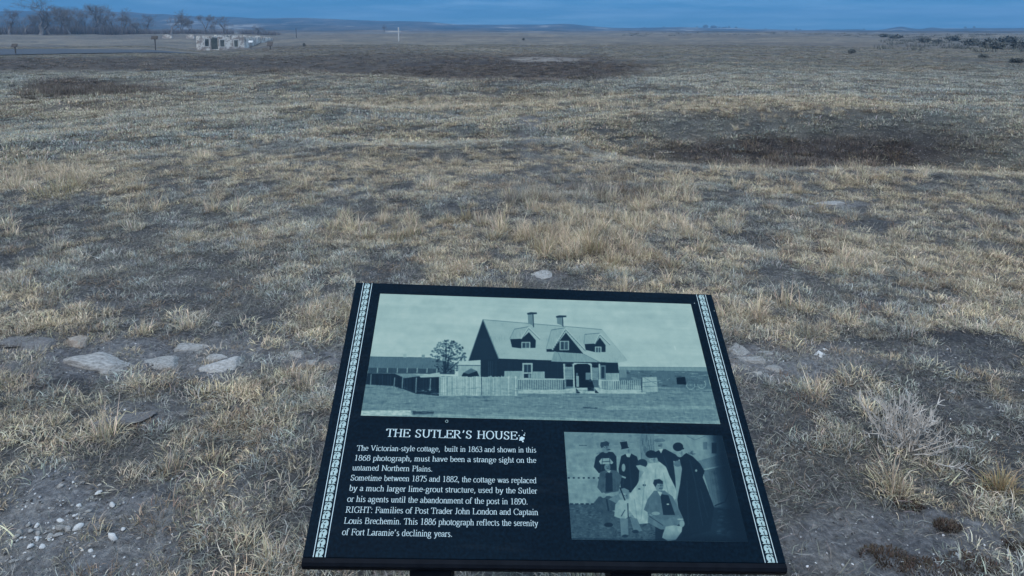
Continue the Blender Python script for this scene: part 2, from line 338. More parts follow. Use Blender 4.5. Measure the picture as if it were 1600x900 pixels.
def scatter_zone(name, label, d0, d1, dens, kinds, size, amax=41, seed=1, zjit=0):
    rng = np.random.default_rng(seed)
    a0 = math.radians(amax); area = a0*(d1*d1-d0*d0); n = int(area*dens)
    dd = np.sqrt(rng.random(n)*(d1*d1-d0*d0)+d0*d0); an = (rng.random(n)*2-1)*a0
    X = dd*np.sin(an); Y = dd*np.cos(an)
    br = patch(BARE, X, Y); dk = patch(DARK, X, Y, None, .10); gy = patch(GREY, X, Y); tl = patch(TALL, X, Y)
    cl_ = fbm(X*2.6, Y*2.6, 3, 31); cl2 = fbm(X*.45, Y*.6, 3, 32); u = rng.random(n)
    p = (.06 if d0 < 5 else .42)+(.94 if d0 < 5 else .58)*sst(.38, .56, cl_*(.68 if d0 < 5 else .86)+cl2*(.32 if d0 < 5 else .14)+.02)
    if d0 > 10: p = .35+.65*p
    p = p*(1-.93*br)*(1-.25*gy); p = np.maximum(p, np.maximum(.75*dk, .5*tl)*(1-br))
    K = kinds(rng, X, Y, br, dk, gy, tl, cl_, cl2)       # array of kinds
    lit = (K >= 9) & (K <= 11)
    p = np.where(lit, .25+.5*(1-br)+.1, p)
    if d1 > 60: p = p*(1-((dd > 79) & (dd < 101) & (800+F*X/np.maximum(Y, 1) < 335)))
    keep = u < p
    X, Y, K, br, dk, gy, tl, cl2, cl_ = (q[keep] for q in (X, Y, K, br, dk, gy, tl, cl2, cl_)); n = len(X)
    Z = height(X, Y)
    s = size*(.55+.95*rng.random(n)**1.3)
    s = s*np.where(K == 99, 1, 1)
    # colour
    pick = rng.random(n)*.8+.08+(cl2-.5)*(2.0 if d0 < 5 else 1.3)+(cl_-.5)*1.3
    col = np.where((pick > .72)[:, None], C_STRAW, np.where((pick > .36)[:, None], C_PALE*.92, C_GREY))
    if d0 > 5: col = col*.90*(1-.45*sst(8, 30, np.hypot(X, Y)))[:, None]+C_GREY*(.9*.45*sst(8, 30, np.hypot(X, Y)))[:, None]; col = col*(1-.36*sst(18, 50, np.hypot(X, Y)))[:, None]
    col = col*(1-gy*.75)[:, None]+C_GREY*(gy*.75)[:, None]
    col = col*(1-tl*.5)[:, None]+C_STRAW*(tl*.5)[:, None]
    dkk = dk*((rng.random(n) < .9) | (K >= 15)); s = np.where(K >= 15, s*.7, s)
    col = col*(1-dkk)[:, None]+(C_DK*(.8+.9*rng.random(n))[:, None])*dkk[:, None]
    lit = (K >= 9) & (K <= 11); col = np.where(lit[:, None], (C_GREY*.75+C_BRN*.25)*(.5+.7*rng.random(n))[:, None], col)
    bun = (K >= 6) & (K <= 8) & (dk < .3); col = np.where(bun[:, None], C_STRAW*.95+.03, col)
    brn = rng.random(n) < .10; col = np.where((brn & ~bun)[:, None], C_BRN, col)
    col = col*(.72+.56*rng.random(n))[:, None]
    rot = np.stack([rng.normal(0, .09, n), rng.normal(0, .09, n), rng.random(n)*6.283], -1)
    sc = np.stack([s, s, s*(.75+.5*rng.random(n))], -1)
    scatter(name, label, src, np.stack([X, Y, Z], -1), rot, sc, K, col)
    print(name, n)
def k_near(rng, X, Y, br, dk, gy, tl, c1, c2):
    n = len(X); K = rng.integers(0, 6, n); u = rng.random(n)
    K = np.where(u < .02+.42*tl+.15*dk, rng.integers(6, 9, n), K); K = np.where(rng.random(n) < .30, rng.integers(9, 12, n), K); return K
def k_mid(rng, X, Y, br, dk, gy, tl, c1, c2):
    n = len(X); K = rng.integers(12, 15, n); u = rng.random(n); K = np.where(u < .30, rng.integers(0, 6, n), K)
    K = np.where(rng.random(n) < .035+.32*tl, rng.integers(6, 9, n), K); K = np.where(rng.random(n) < .3*dk, rng.integers(15, 17, n), K); return K
def k_far(rng, X, Y, br, dk, gy, tl, c1, c2):
    n = len(X); K = rng.integers(12, 15, n); K = np.where(rng.random(n) < .2*dk, rng.integers(15, 17, n), K); return K
scatter_zone('dry_grass', 'short curled dry grass tufts around the sign', 1.15, 6.2, 470, k_near, .95, 44, 1)
scatter_zone('meadow_grass', 'matted dry meadow grass just beyond the sign', 6.2, 10.5, 230, k_near, 1.05, 42, 6)
scatter_zone('middle_grass', 'low dry grass of the middle meadow', 10.5, 18, 110, k_mid, .90, 41, 2)
scatter_zone('prairie_grass', 'dry prairie grass covering the hollows and banks', 18, 42, 30, k_far, 1.1, 40, 3)
scatter_zone('distant_grass', 'distant rough grass on the plain', 42, 120, 4.5, k_far, 1.4, 40, 4)
# ------------------------------------------------------------------ single clumps that stand out
def clump(px, py, label, hpx, n, colr, lean=.5, curl=.8, wd=.004, rad=None, cat='grass clump', name='grass_clump', group=None):
    X, Y, Z = g_px(px, py); dep = Y*cp_+(H-Z)*sp_; s = hpx*dep/F
    rng = np.random.default_rng(int(px*7+py))
    me = blade_mesh(name, [blades(n, rad*dep/F if rad else s*.28, s, wd, curl, lean, rng, 4, (.6, 1.3), col=colr), blades(n//2, (rad*dep/F if rad else s*.28)*1.3, s*.45, wd, 1.3, .9, rng, 3, (.5, 1.2), col=colr)], m_blade2)
    o = link(name, me); o.location = (X, Y, Z-.005); return tag(o, label, cat, group)
ST = (.46, .37, .23)
clump(1563, 765, 'large straw-yellow grass clump at the right edge above bare chalky soil', 52, 150, (.48, .36, .2), .7, .9, .0042, 20)
clump(850, 392, 'upright straw clump above the pale flat stone behind the sign', 42, 110, ST, .45, .7, .0042, 14)
clump(925, 395, 'tall straw clump right of the one above the pale stone', 44, 110, ST, .4, .6, .0042, 14)
clump(957, 417, 'low leaning straw clump above the sign top edge', 36, 100, ST, .65, .8, .0042, 15)
clump(988, 350, 'thin straw clump farthest back in the tall grass group', 36, 70, ST, .35, .5, .0045, 10)
clump(732, 345, 'straw clump on the left of the tall grass group', 34, 80, ST, .5, .7, .0045, 12)
clump(618, 378, 'leaning straw clump in the meadow straight above the sign corner', 34, 80, ST, .6, .7, .0045, 12)
clump(1265, 528, 'spiky pale clump behind the white stone right of the sign', 44, 90, (.4, .34, .25), .6, .7, .0036, 15)
clump(95, 300, 'bright yellow grass clump in the upper left meadow', 34, 140, (.5, .41, .25), .5, .7, .006, 40)
for i_, (px, py, hp_) in enumerate([(920, 372, 36), (975, 377, 34), (1127, 347, 26), (1020, 402, 30), (1050, 417, 34), (1060, 347, 30), (940, 358, 28), (865, 362, 28), (830, 322, 24), (1250, 302, 18), (880, 405, 30), (905, 340, 24), (520, 360, 28), (540, 340, 24), (575, 372, 30), (650, 367, 28), (700, 347, 26), (752, 352, 30), (782, 346, 28), (795, 308, 26), (770, 372, 28), (1000, 330, 24), (1095, 392, 28)]):
    clump(px, py, 'loose straw clump among others in the taller grass of the meadow behind the sign', hp_, 70, [(.62, .50, .34), (.55, .45, .31), (.66, .56, .41)][i_ % 3], .5, .7, .0062, 11, group='loose straw clumps behind the sign')
for px, py, hp_, lb in [(1355, 417, 24, 'pale clump in the right meadow, nearest of three in a row'), (1440, 422, 24, 'pale clump in the right meadow, middle of three in a row'), (1525, 397, 24, 'pale clump in the right meadow, rightmost of three in a row'), (85, 392, 30, 'wispy clump at the left below the bright yellow one'), (210, 362, 26, 'wispy clump right of the one below the bright yellow clump'), (920, 243, 14, 'small straw clump at the left end of the right hollow')]:
    clump(px, py, lb, hp_, 60, (.58, .50, .38), .55, .7, .0058, 12)
# grey woody shrub at right
def shrub(px, py, hpx, label, seed, col, n=60):
    X, Y, Z = g_px(px, py); dep = Y*cp_+(H-Z)*sp_; s = hpx*dep/F; rng = random.Random(seed)
    root = link('shrub', None); root.location = (X, Y, Z); tag(root, label, 'shrub')
    stem = MB(); twig = MB()
    for i in range(n):
        a = rng.random()*6.283; tl_ = rng.uniform(.2, 1.15); l = s*rng.uniform(.6, 1.1)
        p = np.array([rng.gauss(0, .03), rng.gauss(0, .03), -.01]); dv = np.array([math.sin(tl_)*math.cos(a), math.sin(tl_)*math.sin(a), math.cos(tl_)]); pts = [p]
        for q in range(4):
            dv = dv+np.array([rng.gauss(0, .16), rng.gauss(0, .16), rng.gauss(.03, .12)]); dv /= np.linalg.norm(dv); p = p+dv*l/4; pts.append(p)
            if q > 0:
                for _ in range(3):
                    e = dv+np.array([rng.gauss(0, .6), rng.gauss(0, .6), rng.gauss(.1, .4)]); e /= np.linalg.norm(e)
                    m1 = p+e*l*.10; twig.tube([p, m1, m1+e*l*.09+np.array([0, 0, rng.gauss(.01, .012)])], [.0020, .0017, .001], 3, False)
        stem.tube(pts, [.0036, .0032, .0027, .0021, .0012], 4, False)
    tag(stem.build('stem', col, root), kind='stuff'); tag(twig.build('twig', col, root), kind='stuff'); return root
m_grey = noisy('grey_twig', (.34, .30, .26), (.60, .55, .49), 40, .9, 0)
shrub(1408, 700, 78, 'low grey woody shrub spreading over bare soil right of the sign', 4, m_grey, 58)
# dark moss cushions, lower right
m_moss = noisy('dark_moss', (.03, .022, .016), (.075, .05, .035), 60, .95, .004)
for px, py, wpx, lb in [(1385, 872, 80, 'dark brown moss cushion nearest the sign corner, at the bottom edge'), (1420, 790, 44, 'small dark moss cushion uppermost on the chalky soil'), (1455, 895, 90, 'dark moss mat under the white pebble at the bottom edge'), (1520, 885, 80, 'broad dark moss mat right of the white pebble'), (1570, 845, 60, 'dark moss cushion by the right edge'), (1480, 825, 40, 'dark moss cushion in the middle of the chalky soil')]:
    X, Y, Z = g_px(px, py); dep = Y*cp_+(H-Z)*sp_; s = wpx*dep/F/2; rng = np.random.default_rng(px)
    V, Fq, C = blades(520, s, .014, .0045, 1.2, .9, rng, 2, (.5, 1.5), col=(.10, .075, .058)); me = blade_mesh('moss', [(V, Fq, C)], m_blade2)
    o = link('moss_cushion', me); o.location = (X, Y, Z); o.scale = (1, .7, 1.2); tag(o, lb, 'moss', 'moss cushions on the chalky soil')
# ------------------------------------------------------------------ stones
def stone_mesh(seed, flat=.9, cut=5, sub=3, elong=1.0, bump_=.22):
    import bmesh
    rng = np.random.default_rng(seed); bm = bmesh.new(); bmesh.ops.create_icosphere(bm, subdivisions=sub, radius=1)
    V = np.array([v.co[:] for v in bm.verts]); Fs = [[v.index for v in f.verts] for f in bm.faces]; bm.free()
    for _ in range(cut+7):
        nrm = rng.normal(0, 1, 3); nrm[2] = abs(nrm[2])*.8; nrm /= np.linalg.norm(nrm); dcut = rng.uniform(.42, .78)
        q = V@nrm; over = q > dcut; V[over] -= nrm*((q[over]-dcut)*.97)[:, None]
    n = (fbm(V[:, 0]*2.2+seed, V[:, 1]*2.2+V[:, 2]*1.7, 5, seed)-.5); n2 = (fbm(V[:, 0]*7+seed, V[:, 1]*7+V[:, 2]*5, 3, seed+1)-.5)
    V = V*(1+(.34*n+.12*n2)[:, None]); V[:, 0] *= elong; V[:, 2] *= flat
    return mesh('stone', V, Fs, True)
def m_stone(name, a, b_, c_): return noisy(name, a, b_, 9, .9, .006, 10, .25, c_)
MS = {'grey': m_stone('grey_limestone', (.14, .13, .12), (.29, .275, .255), (.40, .38, .35)), 'pale': m_stone('pale_limestone', (.20, .19, .175), (.36, .34, .315), (.48, .46, .43)),
      'dark': m_stone('dark_stone', (.085, .08, .08), (.15, .14, .135), (.21, .2, .19)), 'tan': m_stone('tan_stone', (.22, .17, .13), (.33, .27, .22), (.38, .33, .28)), 'white': m_stone('white_stone', (.5, .49, .46), (.66, .64, .61), (.75, .73, .7))}
STN = [(155, 570, 122, 34, 'grey', .22, 'long grey slab, the widest stone in the row left of the sign', -.18), (121, 533, 38, 38, 'tan', .55, 'upright tan stone standing behind the long grey slab', .3), (292, 543, 66, 26, 'grey', .3, 'grey flat stone behind the middle of the stone row', .1),
       (252, 569, 68, 26, 'grey', .28, 'grey stone between the long slab and the pale block', -.1), (350, 576, 66, 36, 'pale', .34, 'pale cracked block at the right end of the stone row', .05), (341, 561, 34, 14, 'pale', .4, 'small pale cap stone leaning on the back of the pale block', 0),
       (62, 539, 66, 34, 'dark', .3, 'dark embedded stone left of the upright tan stone', .3), (12, 571, 60, 26, 'dark', .25, 'dark flat stone cut by the left edge below the other', 0), (22, 536, 66, 18, 'dark', .2, 'dark reddish slab at the left edge above the other', 0),
       (467, 552, 28, 18, 'grey', .4, 'small grey stone left of the sign, upper of a close pair', 0), (486, 568, 26, 15, 'grey', .3, 'small flat grey stone, lower of the close pair left of the sign', 0), (516, 566, 40, 18, 'dark', .25, 'dark flat stone touching the left side of the sign in view', 0),
       (192, 658, 72, 20, 'dark', .16, 'worn stone mostly buried in the grass below the stone row', .4), (340, 507, 15, 8, 'pale', .5, 'tiny pale stone in the grass above the stone row', 0),
       (845, 430, 38, 15, 'pale', .12, 'pale flat stone just behind the top edge of the sign', 0), (1300, 321, 52, 10, 'grey', .12, 'bluish flat slab far out in the right meadow', 0), (1180, 562, 54, 15, 'grey', .16, 'flat grey slab right of the sign, largest in its group', 0),
       (1153, 546, 36, 22, 'grey', .2, 'grey stone touching the right side of the sign in view', 0), (1197, 549, 26, 9, 'grey', .2, 'thin grey stone behind the flat slab right of the sign', 0), (1211, 576, 34, 12, 'grey', .2, 'grey stone in front of the flat slab, right one', 0), (1183, 584, 26, 12, 'pale', .25, 'pale stone in front of the flat slab, left one', 0),
       (1281, 555, 23, 17, 'white', .6, 'white angular stone alone on dark soil right of the sign', 0), (1289, 547, 9, 6, 'white', .6, 'white chip beside the angular white stone', 0), (1497, 869, 17, 13, 'white', .5, 'white rounded pebble among dark moss at lower right', 0),
       (828, 189, 24, 4, 'grey', .2, 'flat grey stone in the worn track across the middle meadow', 0), (1398, 161, 16, 3, 'pale', .3, 'small pale stone on the grey slope at right', 0), (686, 127, 9, 3, 'white', .4, 'white speck of stone on the lip of the far hollow', 0), (1486, 612, 20, 10, 'grey', .3, 'grey stone in the thin grass right of centre', 0)]
for i, (px, py, wp, hp, mk, fl, lb, rz) in enumerate(STN):
    X, Y, Z = g_px(px, py); dep = Y*cp_+(H-Z)*sp_; sxx = wp*dep/F/2*1.08
    vang = math.atan2(H-Z, Y); dy_ = max(.012, (hp*dep/F/2)/max(math.sin(vang)+fl*.6, .12)*1.0)
    dy_ = min(dy_, sxx*1.5)
    o = link('stone', stone_mesh(50+i, sub=4), None, [MS[mk]])
    o.scale = (sxx*1.15, dy_*1.25, sxx*fl*(1.0 if fl < .5 else 1.3)); o.rotation_euler = (0, 0, rz); o.location = (X, Y, Z+sxx*fl*.10)
    tag(o, lb, 'stone', 'stones half buried in the meadow')
PEB = [(213, 600, 24), (290, 573, 18), (258, 580, 12), (345, 605, 25), (323, 620, 16), (280, 648, 22), (395, 652, 30), (351, 628, 14), (213, 708, 26), (215, 738, 36), (240, 745, 26), (275, 741, 34), (355, 738, 34), (433, 735, 22), (205, 767, 30), (178, 768, 24), (130, 780, 26),
       (150, 805, 24), (175, 785, 14), (55, 765, 24), (75, 770, 14), (68, 745, 28), (100, 720, 20), (128, 725, 20), (110, 750, 22), (133, 757, 20), (108, 808, 24), (45, 862, 22), (62, 858, 14), (107, 858, 22), (312, 680, 20), (262, 700, 14), (320, 815, 20), (488, 765, 18), (460, 730, 20),
       (160, 750, 16), (190, 735, 14), (240, 710, 12), (400, 770, 40), (270, 590, 12), (300, 690, 12), (350, 580, 14), (145, 212, 10), (155, 100, 10), (120, 135, 8), (205, 150, 9)]
pm = [stone_mesh(200+i, .6, 3, 2) for i in range(10)]
for q in pm: q.name = 'pebble'
pv = [[], [], []]
PM = {}
for mk in ('pale', 'white', 'grey'):
    for j, q in enumerate(pm[:]):
        c_ = q.copy(); c_.materials.append(MS[mk]); PM[(mk, j)] = c_
rng = random.Random(5)
def pebble(X, Y, s, label, group, mk=None):
    mk = mk or rng.choice(['pale', 'white', 'grey', 'white', 'pale'])
    o = link('pebble', PM[(mk, rng.randrange(10))]); Z = float(height(np.array([X]), np.array([Y]))[0])
    o.scale = (s, s*rng.uniform(.6, .95), s*rng.uniform(.55, .9)); o.rotation_euler = (rng.gauss(0, .2), rng.gauss(0, .2), rng.random()*6.28); o.location = (X, Y, Z+s*.38)
    tag(o, label, 'pebble', group)
for (zx, zy, wz) in PEB:
    X, Y, Z = g_px(zx/2.25, 500+zy/2.25); dep = Y*cp_+(H-Z)*sp_; pebble(X, Y, wz/2.25*dep/F/2*1.2, 'pale pebble lying on the bare soil patch at the lower left', 'pebbles on the bare patch at lower left')
for i in range(190):
    px = rng.gauss(95, 70); py = rng.gauss(828, 38)
    if px < -30 or px > 330 or py < 745 or py > 915: continue
    X, Y, Z = g_px(px, py); pebble(X, Y, rng.uniform(.0022, .0068), 'pale pebble lying on the bare soil patch at the lower left', 'pebbles on the bare patch at lower left')
for i in range(60):
    if i < 36: px = rng.uniform(1180, 1600); py = rng.gauss(845, 38)
    else: px = rng.uniform(1170, 1560); py = rng.gauss(565, 14)
    if py > 915: continue
    X, Y, Z = g_px(px, py); pebble(X, Y, rng.uniform(.002, .006), 'small pale pebble on the chalky soil at the lower right' if i < 36 else 'small pale pebble on the dark soil strip right of the sign', 'pebbles at lower right' if i < 36 else 'pebbles on the strip right of the sign')
# fine gravel: uncountable
n = 34000; g = np.random.default_rng(8); dd = np.sqrt(g.random(n)*(6.5**2-1.2**2)+1.2**2); an = (g.random(n)*2-1)*math.radians(42); X = dd*np.sin(an); Y = dd*np.cos(an)
kp = g.random(n) < (.22+.78*patch(BARE, X, Y)); X = X[kp]; Y = Y[kp]; n = len(X)
m_grav, t, b = mat('gravel', .9, .2); at = N(t, 'ShaderNodeAttribute', attribute_type='INSTANCER', attribute_name='tint'); L(t, at.outputs['Color'], b.inputs['Base Color'])
gm = []
for i in range(4):
    q = stone_mesh(300+i, .7, 2, 1); q.materials.append(m_grav); gm.append(q)
s = .0014+.0062*g.random(n)**4
scatter('gravel', 'fine pale gravel and soil crumbs between the grass', gm, np.stack([X, Y, height(X, Y)+s*.5], -1), g.random((n, 3))*6, np.stack([s, s, s], -1), g.integers(0, 4, n), np.array([.3, .29, .285])*(.2+1.9*g.random(n)[:, None]**2.6))
# ------------------------------------------------------------------ the wayside sign
CR = [(556, 441), (1112, 460), (1232, 893), (470, 884)]
def homog(srcp, dst):
    A = []
    for (x, y), (u, v) in zip(srcp, dst):
        A.append([x, y, 1, 0, 0, 0, -u*x, -u*y, -u]); A.append([0, 0, 0, x, y, 1, -v*x, -v*y, -v])
    return np.linalg.svd(np.array(A, float))[2][-1].reshape(3, 3)
HM = homog([(0, 1), (1, 1), (1, 0), (0, 0)], CR); HI = np.linalg.inv(HM)
def uvp(x, y):                 # read a position on the panel off the photograph
    q = HI@np.array([x, y, 1.0]); return q[0]/q[2], q[1]/q[2]
PW = .914
M_ = np.linalg.inv(np.array([[F, 0, 800], [0, F, Y0], [0, 0, 1.]]))@HM
if M_[2, 2] < 0: M_ = -M_
RW = np.array([[1, 0, 0], [0, -sp_, cp_], [0, -cp_, -sp_]]); s__ = PW/np.linalg.norm(M_[:, 0]); PH = float(np.linalg.norm(M_[:, 1])*s__)
a_ = RW@M_[:, 0]; b_ = RW@M_[:, 1]; a_ /= np.linalg.norm(a_); b_ -= a_*(a_@b_); b_ /= np.linalg.norm(b_); n_ = np.cross(a_, b_)
sign = link('information_sign', None); tag(sign, 'slanted dark blue information panel with two old photographs on two black posts', 'sign')
O = RW@M_[:, 2]*s__+np.array([0, 0, H]); print('panel', PH, a_, b_, O)
sign.matrix_world = Matrix(((a_[0], b_[0], n_[0], O[0]), (a_[1], b_[1], n_[1], O[1]), (a_[2], b_[2], n_[2], O[2]), (0, 0, 0, 1)))
m_panel, t, b = mat('navy_panel', .5, .04)
tc = N(t, 'ShaderNodeTexCoord')
n1_ = N(t, 'ShaderNodeTexNoise', i_Scale=5.0, i_Detail=8.0, i_Roughness=.7); L(t, tc.outputs['Object'], n1_.inputs['Vector'])
n2_ = N(t, 'ShaderNodeTexNoise', i_Scale=160.0, i_Detail=4.0); L(t, tc.outputs['Object'], n2_.inputs['Vector'])
cA = ramp(t, n1_.outputs['Fac'], [(.3, (.0012, .0060, .012)), (.7, (.0028, .0100, .018))]); cB = ramp(t, n2_.outputs['Fac'], [(.35, (.75,)*3), (.7, (1.35,)*3)])
pc = mixc(t, 1.0, cA, cB, 'MULTIPLY'); L(t, pc, b.inputs['Base Color'])
n3_ = N(t, 'ShaderNodeTexNoise', i_Scale=1.0, i_Detail=10.0, i_Roughness=.75); mp_ = N(t, 'ShaderNodeMapping'); mp_.inputs['Scale'].default_value = (3, 22, 3); L(t, tc.outputs['Object'], mp_.inputs[0]); L(t, mp_.outputs[0], n3_.inputs['Vector'])
pc = mixc(t, ramp(t, n3_.outputs['Fac'], [(.52, (0, 0, 0)), (.75, (.05,)*3)]), pc, (.12, .14, .15)); L(t, pc, b.inputs['Base Color'])
L(t, ramp(t, n1_.outputs['Fac'], [(.3, (.45,)*3), (.7, (.62,)*3)]), b.inputs['Roughness']); bump(t, b, n2_.outputs['Fac'], .12, .0006)
m_lip = noisy('black_metal', (.0035, .005, .008), (.007, .009, .013), 30, .6, .0004, 6, .06)
m_ink = noisy('pale_ink', (.40, .50, .50), (.52, .62, .61), 90, .5, 0)
m_ink2 = noisy('ornament_ink', (.20, .29, .28), (.46, .57, .53), 150, .5, 0)
EPS = .0005
VB = .022
mb = MB(); mb.quadbox((0, VB*PH, -.010), (PW, 0, 0), (0, PH*(1-VB), 0), (0, 0, .010)); pan = mb.build('panel', m_panel, sign)
bv = pan.modifiers.new('edge', 'BEVEL'); bv.width = .0015; bv.segments = 2
mb = MB()                      # front lip rolled down, and a backing tray
i0 = 0; prof = [(VB*PH-.0005, -.0012), (.006, -.0014), (.0012, -.005), (0, -.012), (.002, -.026), (VB*PH, -.026)]
for xx in (0, PW): mb.V += [(xx, p, q) for p, q in prof]
k_ = len(prof)
for j in range(k_): mb.F.append([j, j+k_, (j+1) % k_+k_, (j+1) % k_])
mb.F.append(list(range(k_))); mb.F.append(list(range(k_, 2*k_))[::-1])
mb.build('front_lip', m_lip, sign)
mb = MB(); mb.box(.01, PW-.01, VB*PH+.001, PH-.012, -.026, -.0105); mb.build('backing_tray', m_lip, sign)
mb = MB()
# two posts: in world space vertical, so built in world and parented with the inverse
INV = sign.matrix_world.inverted()
for xc, wp in ((670, 66), (989.5, 75)):
    u0, v0 = uvp(xc, 884); base = O+a_*u0*PW+b_*(.05)*PH
    q = MB(); hw = .0395; XP, YP = base[0], base[1]+.03; top = base[2]+.0
    gz = float(height(np.array([XP]), np.array([YP]))[0])
    q.box(XP-hw, XP+hw, YP-hw*.9, YP+hw*.9, gz-.15, top-.03)
    q.quadbox((XP-hw*.8, YP-hw*.7, top-.032), (hw*1.6, 0, 0), (0, .3, .135), (0, 0, .016))
    V = [tuple(INV@Vector(p)) for p in q.V]
    # slim support arm under the tray
    me = mesh('post', V, q.F); o = link('post', me, sign, [m_lip]); bv = o.modifiers.new('edge', 'BEVEL'); bv.width = .003; bv.segments = 2
# --- raster helper for the printed photographs: polygons in a numpy buffer
class Ras:
    def __init__(s, u0, v0, u1, v1, w_, h_): s.b = (u0, v0, u1, v1); s.w = w_; s.h = h_; s.a = np.zeros((h_, w_)); s.T = None; s.o = (0, 0, 1.)
    def fr(s, ox, oy, sc): s.o = (ox, oy, sc)
    def P(s, pts):
        r = []
        for x, y in pts:
            u, v = uvp(s.o[0]+x/s.o[2], s.o[1]+y/s.o[2]); r.append(((u-s.b[0])/(s.b[2]-s.b[0])*s.w, (v-s.b[1])/(s.b[3]-s.b[1])*s.h))
        return np.array(r)
    def poly(s, pts, tone, al=1.0, stripe=None):
        p = s.P(pts); x0, y0 = np.floor(p.min(0)).astype(int)-1; x1, y1 = np.ceil(p.max(0)).astype(int)+1
        x0, y0 = max(x0, 0), max(y0, 0); x1, y1 = min(x1, s.w), min(y1, s.h)
        if x1 <= x0 or y1 <= y0: return
        acc = 0
        for sx_ in (.25, .75):
            for sy_ in (.25, .75):
                gx, gy = np.meshgrid(np.arange(x0, x1)+sx_, np.arange(y0, y1)+sy_); ins = np.zeros(gx.shape, bool); m = len(p)
                for i in range(m):
                    ax, ay = p[i]; bx, by = p[(i+1) % m]
                    if ay == by: continue
                    c_ = ((ay > gy) != (by > gy)) & (gx < (bx-ax)*(gy-ay)/(by-ay)+ax); ins ^= c_
                acc = acc+ins
        acc = acc/4*al; s.a[y0:y1, x0:x1] = s.a[y0:y1, x0:x1]*(1-acc)+tone*acc
    def rect(s, x0, y0, x1, y1, tone, al=1.): s.poly([(x0, y0), (x1, y0), (x1, y1), (x0, y1)], tone, al)
    def ell(s, cx, cy, rx, ry, tone, al=1.): s.poly([(cx+rx*math.cos(q*.314), cy+ry*math.sin(q*.314)) for q in range(20)], tone, al)
    def line(s, pts, w_, tone, al=1.):
        for (x0, y0), (x1, y1) in zip(pts[:-1], pts[1:]):
            l = math.hypot(x1-x0, y1-y0)+1e-9; nx_, ny_ = -(y1-y0)/l*w_/2, (x1-x0)/l*w_/2; s.poly([(x0+nx_, y0+ny_), (x1+nx_, y1+ny_), (x1-nx_, y1-ny_), (x0-nx_, y0-ny_)], tone, al)
    def blur(s, r=1):
        for _ in range(r):
            q = np.pad(s.a, 1, 'edge'); s.a = (q[1:-1, 1:-1]*2+q[:-2, 1:-1]+q[2:, 1:-1]+q[1:-1, :-2]+q[1:-1, 2:])/6
    def field(s): return np.meshgrid(np.arange(s.w), np.arange(s.h))
rg = random.Random(9)
# photograph 1: the cottage
r1 = Ras(.0712, .4520, .932, .949, 1200, 530)
r1.a[:] = .80
gx, gy = r1.field(); r1.a += (fbm(gx*.004, gy*.05, 4, 61)-.5)*.10+(fbm(gx*.01, gy*.01, 3, 62)-.5)*.07
r1.fr(540, 430, 3.75)
r1.poly([(60, 560), (2400, 700), (2400, 900), (60, 900)], .48)
r1.poly([(118, 640), (560, 700), (2300, 640), (2300, 905), (60, 880)], .46)
for i in range(420):                                     # streaky ground
    x_ = rg.uniform(80, 2250); y_ = rg.uniform(650, 880); l = rg.uniform(20, 160); tn = .30+.30*((y_-650)/230)+rg.uniform(-.14, .16)
    r1.poly([(x_, y_), (x_+l, y_+rg.uniform(0, 6)), (x_+l*.9, y_+rg.uniform(4, 11)), (x_+5, y_+6)], tn, .5)
r1.poly([(85, 795), (380, 792), (390, 825), (85, 822)], .82); r1.poly([(390, 795), (520, 800), (510, 824), (395, 820)], .15, .8); r1.poly([(520, 812), (1100, 830), (2000, 860), (2290, 850), (2290, 900), (85, 850), (90, 826)], .72, .45)
r1.poly([(140, 478), (500, 484), (640, 520), (640, 550), (128, 542)], .36); r1.line([(140, 478), (500, 484)], 3, .25); r1.poly([(128, 542), (640, 550), (640, 582), (120, 574)], .24)
for i in range(9): r1.line([(130+i*58, 544), (128+i*58, 572)], 5, .62)
r1.rect(338, 462, 356, 482, .7); r1.rect(446, 466, 464, 486, .5)
r1.poly([(118, 575), (290, 578), (345, 604), (430, 592), (550, 594), (548, 708), (415, 696), (335, 668), (280, 650), (118, 640)], .12)
for x_, y0, y1 in ((335, 600, 665), (150, 580, 640), (415, 600, 690), (498, 605, 680), (288, 600, 650)): r1.line([(x_, y0), (x_-4, y1)], 6, .45)
for i in range(26): r1.line([(120+i*16, 580+i*.9), (120+i*16, 640+i*2)], 3, rg.uniform(.05, .3), .7)
r1.poly([(430, 590), (550, 570), (560, 596), (440, 600)], .7)
for i in range(360):                                     # leafy tree
    q = rg.random()*6.283; rr_ = math.sqrt(rg.random()); x_ = 602+rr_*102*math.cos(q); y_ = 478+rr_*98*math.sin(q); r1.ell(x_, y_, rg.uniform(3, 9), rg.uniform(3, 7), rg.uniform(.1, .42), .75)
for i in range(20): r1.line([(585, 575), (602+rg.gauss(0, 50), 470+rg.gauss(0, 40))], 3, .12, .7)
r1.poly([(660, 528), (790, 528), (790, 600), (660, 596)], .66); r1.poly([(665, 505), (790, 505), (790, 527), (660, 525)], .8); r1.line([(660, 528), (790, 530)], 4, .2)
r1.poly([(672, 602), (690, 572), (735, 546), (770, 562), (786, 598)], .12); r1.poly([(690, 572), (735, 546), (770, 562), (720, 580)], .34)
r1.fr(720, 480, 6.154)
r1.poly([(213, 120), (1355, 215), (1600, 515), (1510, 538), (880, 517), (365, 497)], .70)
for i in range(46): 
    yy = rg.uniform(0, 1); r1.line([(230+yy*150+rg.uniform(0, 900), 150+yy*320), (400+yy*150+rg.uniform(300, 900), 165+yy*330)], 3, rg.uniform(.62, .78), .35)
r1.line([(213, 120), (1355, 215)], 5, .38); r1.line([(880, 517), (1510, 538)], 6, .12); r1.line([(365, 497), (880, 515)], 6, .12); r1.line([(1355, 215), (1600, 512)], 3, .6)
r1.poly([(190, 500), (365, 495), (880, 517), (1510, 538), (1530, 700), (190, 672)], .13)
for i in range(60): x_ = rg.uniform(195, 1500); r1.line([(x_, 520), (x_, 670)], 3, rg.uniform(.05, .26), .5)
